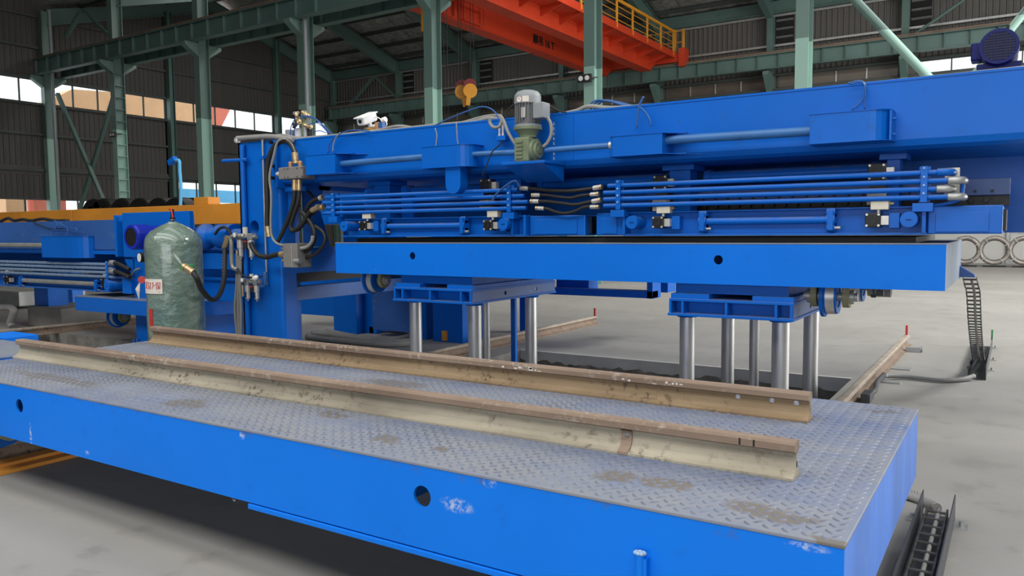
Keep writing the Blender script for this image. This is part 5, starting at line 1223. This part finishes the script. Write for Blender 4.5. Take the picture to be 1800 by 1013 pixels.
b_ = MB(); b_.cyl(at(249, 492, Y=ty-.15), at(251, 492, Y=ty-.1), .04, 12); b_.build('red_cap', 'red_plastic', tk)
hose('thick black hose hanging in a deep loop from the tank outlet to the press column', [tuple(at(327, 471, Y=ty-.3)), tuple(at(338, 478, Y=ty-.3)), tuple(at(347, 492, Y=ty-.28)), tuple(at(355, 510, Y=ty-.15)), tuple(at(372, 527, Y=5.4)), tuple(at(386, 518, Y=5.8)), tuple(at(394, 490, Y=6.05)), tuple(at(395, 455, Y=6.2)), tuple(at(396, 432, Y=6.25)), tuple(at(400, 420, Y=6.26))], .028, 6, (1, 1), 'rubber', .13, 'brass', dash=3)

# ================================================================== LEFT PRESS (lowered)
lg = thing('press_girder', 'lowered blue press girder at the left edge, in front of the orange beam', 'girder', (-13, 7, 1.35))
zt, zb_ = at(215, 386, Y=GY).z, at(215, 445, Y=GY).z
b_ = MB(); b_.prism([(GY, zt), (GY, zb_+.05), (GY+.05, zb_), (7.6, zb_), (7.6, zt)], 'X', -20, -10.62); b_.build('girder_body', 'blue_web', lg)
b_ = MB(); b_.box(-20, -10.62, GY-.02, GY+.1, zb_-.02, zb_+.03); b_.build('bottom_flange', 'blue', lg)
b_ = MB(); b_.box(-10.66, -10.60, GY-.06, 7.4, zb_-.05, zt+.06); b_.build('end_plate', 'blue', lg)
a, b2 = at(74, 452, Y=6.2), at(118, 416, Y=6.2)
cover_box(a.x, b2.x, a.z, b2.z, 6.2, (0, 0), (.35, .18), par=lg)
b_ = MB(); z = at(40, 431, Y=6.28).z; b_.cyl((-20, 6.28, z), (a.x, 6.28, z), .035, 14); b_.build('drive_shaft', 'galv', lg)
for k, pts in enumerate(([(96, 388), (101, 395), (99, 401), (92, 405), (92, 416)], [(98, 389), (108, 397), (118, 401), (119, 416)], [(100, 389), (118, 400), (134, 402), (135, 410)])):
    line('air_tube', 'dark air tube dropping to the cover box on the lowered left girder, '+('left', 'middle', 'right')[k], pts, .01, 'pneu_blue', 6.3)
line('black_cable', 'tangled dark cables lying along the top of the lowered left girder', [(0, 390), (14, 384), (25, 388), (40, 386), (55, 388), (75, 385), (95, 388), (120, 388)], .025, 'rubber', 6.5)
line('black_cable', 'thin dark cable crossing the face of the lowered left girder', [(55, 389), (70, 396), (88, 402), (110, 402)], .008, 'rubber', 6.36)
zs = [at(100, y, Y=6.3).z for y in (462.5, 469, 476, 483)]
xr = at(200, 470, Y=6.3).x; xbk = at(191, 470, Y=6.3).x
lp = pipe_run('four parallel pipes under the lowered left girder', xbk, -17.5, [-20]*4, [xr]*4, zs=zs, r=.022, pm='pipe_reflection_pale')
for k, (y0, y1) in enumerate(((463, 468), (478, 482))):
    hose('grey fitted hose at the right end of the left pipes, '+('upper', 'lower')[k], [(196, y0-1), (206, y0), (216, y1), (228, y1+6)], .028, 6.28, (1, 0), 'rubber', .08, 'cap_grey')
hose('grey cable from the left pipes to the tank post', [(226, 487), (232, 482), (238, 475), (246, 472)], .012, 6.36, (0, 0), 'grey_hose', name='grey_cable', cat='cable')
lc = clamp_beam('lower clamp beam of the left press with air valves', -20, -10.75, at(180, 489, Y=6.4).z, at(180, 512, Y=6.4).z)
for px, py in ((10, 492), (182, 498)):
    a = at(px, py, Y=6.28); valve(lc, a.x, a.z, 6.3, .13)
    b_ = MB(); b_.box(a.x-.04, a.x+.06, 6.3, 6.38, a.z+.09, a.z+.16); b_.build('air_block', 'cream', lc)
a = at(190, 503, Y=6.24); pin(lc, a.x, a.z, .07)
z = at(100, 496, Y=6.33).z; b_ = MB(); b_.cyl((at(40, 496, Y=6.33).x, 6.33, z), (at(172, 496, Y=6.33).x, 6.33, z), .035, 14); b_.build('tie_cylinder', 'galv', lc)
for px in (40, 172): clamp(lc, at(px, 496, Y=6.33).x, z-.02)
b_ = MB(); b_.box(at(217, 500, Y=6.36).x, at(233, 500, Y=6.36).x, 6.34, 7, at(217, 516, Y=6.36).z, at(217, 490, Y=6.36).z); b_.build('end_block', 'blue', lc, bev=.005)
b_ = MB(); b_.box(-20, -11, 7.2, 7.3, 1.0, zb_); tag(b_.build('rear_clamp_beam', 'blue'), 'dark blue rear clamp beam behind the left pipes', 'beam')
# left column
lf = thing('press_post', 'blue post left of the wrapped tank with a motor on its front', 'post', (-10.2, 6.8, 0))
zc = at(240, 374, Y=GY).z
b_ = MB(); b_.box(at(236, 500, Y=GY).x, -9.3, GY, GY+.03, 0, zc-.35); b_.build('front_plate', 'blue', lf)
b_ = MB(); b_.box(at(219, 400, Y=GY).x, -9.0, GY-.03, GY+.03, at(219, 452, Y=GY).z, zc); b_.build('head_plate', 'blue', lf, bev=.004)
b_ = MB(); b_.box(at(219, 400, Y=GY).x+.1, at(219, 400, Y=GY).x+.16, GY+.03, 7.4, 0.9, zc); b_.build('flank', 'blue', lf)
b_ = MB(); b_.box(-9.36, -9.3, GY+.03, 7.4, 0, zc-.3); b_.build('flank', 'blue', lf)
b_ = MB(); b_.prism([(at(219, 458, Y=GY).x, at(219, 458, Y=GY).z+.02), (at(236, 458, Y=GY).x, at(219, 458, Y=GY).z+.02), (at(236, 500, Y=GY).x, at(236, 495, Y=GY).z)], 'Y', GY, GY+.03); b_.build('gusset', 'blue', lf)
for px in (238, 244):
    p = at(px, 598, Y=GY-.04); b_ = MB(); b_.cyl((p.x, GY-.06, p.z-.06), (p.x, GY-.06, p.z+.02), .022, 6); b_.build('anchor_bolt', 'pneu_blue', lf)
m0 = at(230, 417, Y=5.95)
mt_ = thing('royal_blue_motor', 'royal blue motor with dark round fan end beside the wrapped tank', 'motor', m0)
b_ = MB(); b_.lathe((m0.x, 5.95, m0.z), (m0.x, 6.38, m0.z), [(0, .12), (0, .155), (.03, .165), (.2, .165), (.2, .15), (.43, .15)], 28); b_.build('motor_body', 'royal', mt_)
b_ = MB(); b_.cyl((m0.x, 5.955, m0.z), (m0.x, 5.965, m0.z), .135, 28); b_.build('fan_grille', 'black', mt_)
# link box and drive between the two columns, behind the tank
lb = thing('drive_bridge', 'blue drive bridge behind the tank linking the two press columns', 'frame', (-8.7, 6.9, .8))
x0, x1 = -9.3, -8.04
b_ = MB(); b_.box(x0, x1, 6.75, 6.8, at(380, 528, Y=6.75).z, at(380, 440, Y=6.75).z); b_.build('panel', 'blue', lb)
b_ = MB(); b_.box(x0, x1, 6.7, 6.76, at(380, 492, Y=6.75).z, at(380, 487, Y=6.75).z); b_.build('rib', 'blue', lb)
b_ = MB(); b_.box(x0, x1, 6.68, 6.76, at(380, 443, Y=6.75).z, at(380, 439, Y=6.75).z); b_.build('rib', 'blue', lb)
b_ = MB(); b_.prism([(x0+.2, at(370, 472, Y=6.7).z), (x1, at(370, 472, Y=6.7).z), (x1, at(370, 445, Y=6.7).z), (x0+.2, at(370, 445, Y=6.7).z)], 'Y', 6.6, 6.66); b_.build('guard_plate', 'blue', lb)
zz_ = at(380, 416, Y=6.6).z
b_ = MB(); b_.lathe((x0, 6.6, zz_), (x1, 6.6, zz_), [(0, .1), (.2, .1), (.2, .14), (.3, .14), (.3, .17), (.34, .17), (.42, .11), (.62, .11), (.62, .16), (.9, .16), (.9, .1), (1.26, .1)], 24); b_.build('gear_drum', 'blue', lb)
line('black_cable', 'dark cable looped over the blue gear drum behind the tank', [(378, 412), (386, 402), (396, 400), (404, 408), (406, 420)], .018, 'rubber', 6.38)

# orange beam behind
ob = thing('orange_beam', 'long orange box beam lying behind the left press and the tank', 'beam', (-15, 9.2, 1.75))
for i, (x0, x1) in enumerate(((-26, at(126, 380, Y=9).x), (at(127.5, 380, Y=9).x, -11.3), )):
    b_ = MB(); b_.box(x0, x1, 9.0, 9.3, 1.76, 2.115); b_.build('beam_section', 'orange', ob, bev=.01)
for x in (-12.2, -17, -22):
    b_ = MB(); b_.box(x-.12, x+.12, 9.05, 9.28, 0, 1.76); b_.build('stand', 'blue', ob)
b_ = MB(); b_.box(at(388, 350, Y=9.6).x, at(413, 350, Y=9.6).x, 9.02, 9.28, 2.116, at(400, 345, Y=9.1).z); tag(b_.build('orange_housing', 'orange', bev=.01), 'small orange housing on the beam beside the press column', 'box')
line('blue_bracket_pole', 'thin blue pole with a bent arm and sensor rising above the orange beam', [(317, 368), (318, 330), (316, 300), (315, 283), (308, 282)], .03, 'sky_blue_steel', 9.15, 'pole')
p = at(303, 284, Y=9.15); b_ = MB(); b_.bar(p+V((-.08, 0, -.03)), p+V((.1, 0, .05)), .1, .1); tag(b_.build('sensor_head', 'blue', bev=.01), 'blue sensor head on the bent arm of the thin pole', 'sensor')
# black coils behind the orange beam
for i, (px, w_) in enumerate(((190, 0), (207, 0), (240, 0), (272, 0), (305, 0), (335, 0))):
    c0 = at(px, 372, Y=16); ct = thing('black_coil', 'black steel coil behind the orange beam, %s from the left' % ('first', 'second', 'third', 'fourth', 'fifth', 'sixth')[i], 'coil', (c0.x, 16, 0), 'black coils')
    for k in range(2):
        b_ = MB(); b_.lathe((c0.x, 15.4+.55*k, c0.z-.25), (c0.x, 15.9+.55*k, c0.z-.25), [(0, .42), (0, .66), (.06, .7), (.44, .7), (.5, .66), (.5, .42), (0, .42)], 28); b_.build('winding', 'dark_coil', ct)
    b_ = MB(); b_.box(c0.x-.4, c0.x+.4, 15.4, 16.4, 0, c0.z-.9); b_.build('stand', 'black', ct)
# left cart, pedestal, bucket
x0 = at(131, 520, Z=.71)
cart('small dark blue cart parked under the left press', x0.x, -9.0, x0.y, 7.6, .50, .71, [], ('blue', 'blue'), [(x0.x+.6, 6.5)], False)
a = at(49, 573, Z=0); b2 = at(108, 565, Z=0)
pd = thing('concrete_pedestal', 'pale concrete pedestal under the left press, carrying a blue foot post', 'pedestal', (a.x, a.y, 0))
b_ = MB(); yy = a.y; xa = at(49, 570, Y=yy).x; xb = at(108, 570, Y=yy).x; zt_ = at(80, 541, Y=yy).z
b_.box(xa, xb, yy, yy+1.2, 0, zt_); b_.build('block', 'concrete_block', pd, bev=.02)
b_ = MB(); b_.box(at(55, 520, Y=yy+.1).x, at(79, 520, Y=yy+.1).x, yy+.15, yy+.5, zt_, 1.25); tag(b_.build('foot_post', 'blue', bev=.004), 'blue foot post standing on the concrete pedestal', 'post')
p = at(122, 532, Y=yy+2.5); b_ = MB(); b_.lathe((p.x, yy+2.5, 0), (p.x, yy+2.5, p.z+.35), [(0, 0), (0, .28), (p.z+.3, .34), (p.z+.3, .30), (.1, .26), (.1, 0)], 24); tag(b_.build('bucket', 'bucket_white'), 'white drum standing behind the concrete pedestal', 'bucket')
hose('grey flexible duct curving down beside the concrete pedestal', [(0, 541), (15, 540), (24, 545), (22, 556), (18, 568), (22, 575)], .06, yy-.3, (0, 0), 'grey_hose', name='flexible_duct', cat='duct')
p = at(10, 522, Y=yy+1.5); b_ = MB(); b_.box(p.x-1.2, at(33, 522, Y=yy+1.5).x, yy+1.5, yy+1.9, at(10, 537, Y=yy+1.5).z, at(10, 512, Y=yy+1.5).z); tag(b_.build('aluminium_guard', 'galv', bev=.01), 'aluminium guard box at the left edge under the lowered press', 'box')
# neighbour cart at left, run out beside the front cart
b2 = at(0, 597, Z=.71)
cart('neighbouring blue cart at the left edge, its deck just beyond the front cart', -11.5, -6.2, 1.6, 3.27, .372, .71, [], ('blue_cart', 'blue_cart'), [], False)
a, b2 = at(5, 595, Z=.62), at(67, 588, Z=.62)
b_ = MB(); b_.box(a.x-.5, a.x, a.y, b2.y, .35, .62); b_.box(a.x-.4, a.x-.1, a.y+.05, b2.y-.05, 0, .35); tag(b_.build('blue_stop_block', 'blue_cart', bev=.004), 'short blue block behind the neighbouring cart at the left edge', 'block')

# ================================================================== FLOOR RAILS, CHAINS, REAR FRAMES
def floor_rail(label, x, y0, y1, red=True, mats=('rail_top', 'rail_brown')):
    t_ = steel_rail('floor_rail', (x, y0, 0), (x, y1, 0), label, mats, .14, .125, .07)
    if red:
        b_ = MB(); b_.box(x-.014, x+.014, y1-.05, y1-.02, .14, .27); b_.build('stop_flag', 'red_plastic', t_)
    return t_
fr1 = floor_rail('rusty floor rail on the right with a red stop flag, running into the hall', -1.21, 1.6, 11.87)
fr2 = floor_rail('rusty floor rail in the middle with a red stop flag, passing behind the lifting table', -6.0, 1.2, 12.04)
floor_rail('dark floor rail under the left press', -13.1, 4.0, 9.5, False)
p = at(1600, 600, Z=.08); b_ = MB(); b_.box(-1.15, -.98, 11.2, 11.28, .0, .06); b_.cyl((-.99, 11.24, .045), (-.96, 11.24, .045), .04, 12); b_.build('end_stop', 'galv', fr1)
for y in (8.9, 9.8):
    b_ = MB(); b_.box(-1.15, -.95, y-.08, y+.08, 0, .012); b_.build('rail_clip', 'galv', fr1)
p = at(1530, 690, Z=.05); b_ = MB(); b_.box(-1.14, -1.06, 7.62, 7.86, .02, .10); b_.box(-1.14, -1.09, 7.55, 7.92, 0, .02); b_.build('rail_sensor', 'tray_steel', fr1, bev=.006)
b_ = MB(); b_.tube([(-1.1, 7.86, .06), (-1.09, 8.15, .05), (-1.12, 8.5, .06), (-1.12, 9.0, .06)], .025); b_.build('sensor_lead', 'tray_steel', fr1)
# yellow channel beside the middle rail, front left
yc = thing('yellow_channel', 'orange-yellow steel channel on the floor beside the rail, front left', 'channel', (-5.75, 2.5, 0))
b_ = MB(); b_.box(-5.86, -5.74, 1.2, 4.5, 0, .05); b_.build('upper_face', 'orange', yc, bev=.004)
b_ = MB(); b_.box(-5.735, -5.64, 1.2, 4.5, 0, .028); b_.build('lower_face', 'orange', yc, bev=.004)
# drag chains
def chain(label, pts, w_, pitch=.055):
    t_ = thing('drag_chain', label, 'chain', pts[0]); P_ = [V(p_) for p_ in pts]
    tmp = MB(); tmp.tube(P_, .01, 4, 14); C_ = [sum((V(v) for v in tmp.v[i*4:i*4+4]), V((0, 0, 0)))/4 for i in range(len(tmp.v)//4)]
    d_ = 0; nxt = 0; k = 0
    for a, b2 in zip(C_, C_[1:]):
        L = (b2-a).length; 
        while nxt <= d_+L:
            c = a+(b2-a)*((nxt-d_)/L); u = (b2-a).normalized(); side = V((1, 0, 0)); nn = side.cross(u).normalized()
            b_ = MB()
            for s_ in (-1, 1):
                b_.bar(c+side*(s_*w_/2)-u*pitch*.55, c+side*(s_*w_/2)+u*pitch*.55, .006+.004*(k % 2), .03, nn)
            b_.bar(c-side*w_/2+nn*.012, c+side*w_/2+nn*.012, .018, .008, nn)
            b_.build('link', 'chain_grey', t_); nxt += pitch; k += 1
        d_ += L
    b_ = MB(); b_.tube([p_+V((.008, 0, .002)) for p_ in P_], .011, 8); b_.build('inner_cable', 'grey_hose', t_)
    return t_
chain('black drag chain hanging from the raised cart end down into its floor tray', [(-.33, 8.12, 1.12), (-.31, 8.25, 1.0), (-.305, 8.6, .72), (-.30, 9.15, .42), (-.30, 9.9, .16), (-.30, 10.6, .07), (-.30, 11.6, .06)], .105, .062)
chain('drag chain lying in the floor tray beside the front cart', [(-.31, 1.9, .07), (-.31, 3.0, .07), (-.31, 4.0, .07), (-.31, 4.75, .075)], .095, .12)
def tray(label, x0, x1, y0, y1):
    t_ = thing('chain_tray', label, 'tray', ((x0+x1)/2, (y0+y1)/2, 0))
    for x in (x0, x1):
        b_ = MB(); b_.box(x-.003, x+.003, y0, y1, 0, .14); b_.build('side_wall', 'tray_steel', t_)
    b_ = MB(); b_.box(x0, x1, y0, y1, 0, .006); b_.build('tray_floor', 'tray_steel', t_)
    for y in (y0+.25*(y1-y0), y0+.55*(y1-y0), y1-.12):
        for s_, x in ((-1, x0), (1, x1)):
            b_ = MB(); b_.box(min(x, x+s_*.07), max(x, x+s_*.07), y-.04, y+.04, 0, .008); f_ = b_.build('foot_lug', 'galv', t_)
            b_ = MB(); b_.cyl((x+s_*.04, y, .008), (x+s_*.04, y, .035), .012, 6); b_.build('anchor_bolt', 'galv', f_)
    return t_
tray('narrow floor tray catching the hanging drag chain, far right', -.38, -.22, 9.5, 12.2)
tray('narrow floor tray with drag chain beside the front cart, bottom right', -.39, -.235, 1.7, 4.85)
b_ = MB(); a = at(1727, 600, Y=12.2); b_.box(-.235, -.215, 12.1, 12.14, .1, .24); tag(b_.build('green_flag', 'green_plastic'), 'small green tab at the end of the hanging chain tray', 'flag')
line('grey_conduit', 'grey conduit on the floor from the right rail to the chain tray', [(-1.12, 8.95, .05), tuple(at(1562, 661, Z=.04)), tuple(at(1600, 663, Z=.03)), tuple(at(1650, 668, Z=.03)), tuple(at(1690, 667, Z=.03)), tuple(at(1712, 661, Z=.05))], .024, 'grey_hose', cat='conduit')
line('grey_conduit', 'ribbed grey conduit on the floor from under the front cart to the chain tray', [(-.75, 5.1, .03), (-.55, 5.08, .03), (-.4, 5.0, .03), (-.32, 4.85, .05)], .026, 'grey_hose', cat='conduit')
b_ = MB(); x = -.74
while x < -.42:
    b_.pipe((x, 5.1-.25*(x+.74)**2, .03), (x+.006, 5.1-.25*(x+.74)**2, .03), .030, .02, 12); x += .014
o = b_.build('conduit_ribs', 'grey_hose', bpy.data.objects['grey_conduit.008'] if 'grey_conduit.008' in bpy.data.objects else None); o['kind'] = 'stuff'
# rear frames behind the press
def rear(name, label, boxes, cat, mat='blue'):
    t_ = thing(name, label, cat, (boxes[0][1], boxes[0][3], 0))
    for nm, *bx in boxes:
        b_ = MB(); b_.box(*bx); b_.build(nm, mat, t_, bev=.003)
    return t_
def X(px, Y): return at(px, 500, Y=Y).x
def Zp(px, py, Y): return at(px, py, Y=Y).z
rear('rear_press', 'dark blue rear press with short legs, seen low behind the press column', [
    ('upper_tie', X(520, 9.6), X(655, 9.6), 9.6, 9.8, .62, .86), ('post', X(625, 9.2), X(655, 9.2), 9.2, 9.5, 0, 1.1), ('post', X(585, 9.0), X(625, 9.0), 9.0, 9.3, 0, .75),
    ('low_beam', X(520, 9.4), X(585, 9.4), 9.4, 9.6, .2, .62), ('shelf_beam', X(640, 9.3), X(725, 9.3), 9.3, 9.6, Zp(680, 576, 9.3), Zp(680, 563, 9.3)), ('block', X(655, 9.3), X(668, 9.3), 9.2, 9.3, Zp(660, 588, 9.3), Zp(660, 573, 9.3))], 'frame')
b_ = MB(); b_.box(X(648, 9.4), X(722, 9.4), 9.35, 9.8, Zp(680, 563, 9.35), Zp(680, 548, 9.35)); tag(b_.build('black_pack', 'rubber'), 'black rubber pack lying on the low blue shelf beam', 'pack')
b_ = MB(); b_.prism([(9.9, Zp(690, 548, 9.9)), (9.9, Zp(690, 552, 9.9)-.05), (10.7, 0), (10.7, .3)], 'X', X(655, 9.9), X(740, 9.9)); tag(b_.build('blue_deck', 'blue_cart'), 'bright blue sloping deck glimpsed behind the lifting table', 'deck')
rear('rear_press_post', 'wide dark blue post behind the left lifting table with a yellow strip', [('post_body', X(760, 9.0), X(812, 9.0), 9.0, 9.5, 0, 1.6), ('post_flank', X(738, 9.1), X(752, 9.1), 9.05, 9.45, 0, 1.5)], 'post')
b_ = MB(); b_.box(X(776, 8.98), X(784, 8.98), 8.97, 9.0, Zp(780, 599, 8.98), Zp(780, 582, 8.98)); tag(b_.build('yellow_strip', 'orange'), 'short yellow strip at the foot of the wide rear post', 'strip')
rear('rear_cart_frame', 'dark blue hanging frame of the rear cart seen under the raised cart', [('frame_beam', X(945, 10), X(1147, 10), 10, 10.2, Zp(1000, 519, 10), Zp(1000, 507, 10)), ('frame_post', X(945, 10), X(955, 10), 10, 10.3, .66, 1.2), ('frame_post', X(1137, 10), X(1147, 10), 10, 10.3, .66, 1.2),
    ('frame_post', X(1160, 10.6), X(1174, 10.6), 10.6, 10.9, .7, 1.2), ('drive_box', X(978, 10.2), X(1035, 10.2), 10.2, 10.5, Zp(1000, 508, 10.2), 1.1), ('upper_beam', X(930, 10), X(1180, 10), 10.3, 10.5, 1.1, 1.35), ('leg', X(913, 10.4), X(925, 10.4), 10.4, 10.6, 0, 1.2)], 'frame')
for k, (px, py) in enumerate(((735, 592), (700, 600), (660, 604), (620, 596))):
    pass
for k, pts in enumerate(([(550, 585), (580, 588), (620, 594), (660, 600), (700, 602), (730, 598)], [(540, 592), (575, 597), (640, 603), (690, 606), (735, 603)], [(575, 583), (610, 590), (650, 596), (690, 597), (725, 590), (760, 577)])):
    P_ = [tuple(V(at(px, py, Z=.04))) for px, py in pts]
    line('grey_conduit', 'grey conduit snaking over the floor behind the press column, %s of three' % ('nearest the wall post', 'lowest', 'longest')[k], P_, .045, 'grey_hose', cat='conduit')
tb_ = rear('small_stand', 'small dark steel stand with a bent top behind the lifting table column', [('upright', X(838, 10.5), X(843, 10.5), 10.5, 10.55, 0, Zp(840, 556, 10.5)), ('top', X(828, 10.5), X(848, 10.5), 10.4, 10.6, Zp(840, 557, 10.5), Zp(840, 552, 10.5))], 'stand', 'rail_brown')

# wire coils by the back wall
for i, (px, lbx) in enumerate(((1697, 'partly hidden by the raised cart'), (1748, 'fully visible in the middle'), (1801, 'cut by the right picture edge'))):
    c0 = at(px, 444, Y=36.6); ct = thing('wire_coil', 'large grey wire coil standing near the back wall, '+lbx, 'coil', (c0.x, 36.7, 0), 'wire coils')
    random.seed(i)
    for k in range(7):
        r0 = .56-.03*(k % 2)-.012*k; y = 36.45+.07*k; b_ = MB(); n = 36; P_ = []
        R0, rr = .60, .05
        rk = .49-.012*(k % 3)
        ring = [(c0.x+rk*math.cos(2*math.pi*j/n), y+.008*math.sin(j), .66+rk*math.sin(2*math.pi*j/n)) for j in range(n)]
        b_.tube(ring+[ring[0]], .085, 8, 1, False); b_.build('winding', 'coil', ct)
    for a in (.5, 2.2, 3.9, 5.3):
        b_ = MB(); b_.bar((c0.x+.39*math.cos(a), 36.35, .66+.39*math.sin(a)), (c0.x+.585*math.cos(a), 36.35, .66+.585*math.sin(a)), .03, .02, (0, 1, 0)); b_.build('tie_wire', 'galv', ct)
    b_ = MB(); b_.box(c0.x-.4, c0.x+.4, 36.4, 37.0, 0, .05); b_.build('sleeper', 'black', ct)
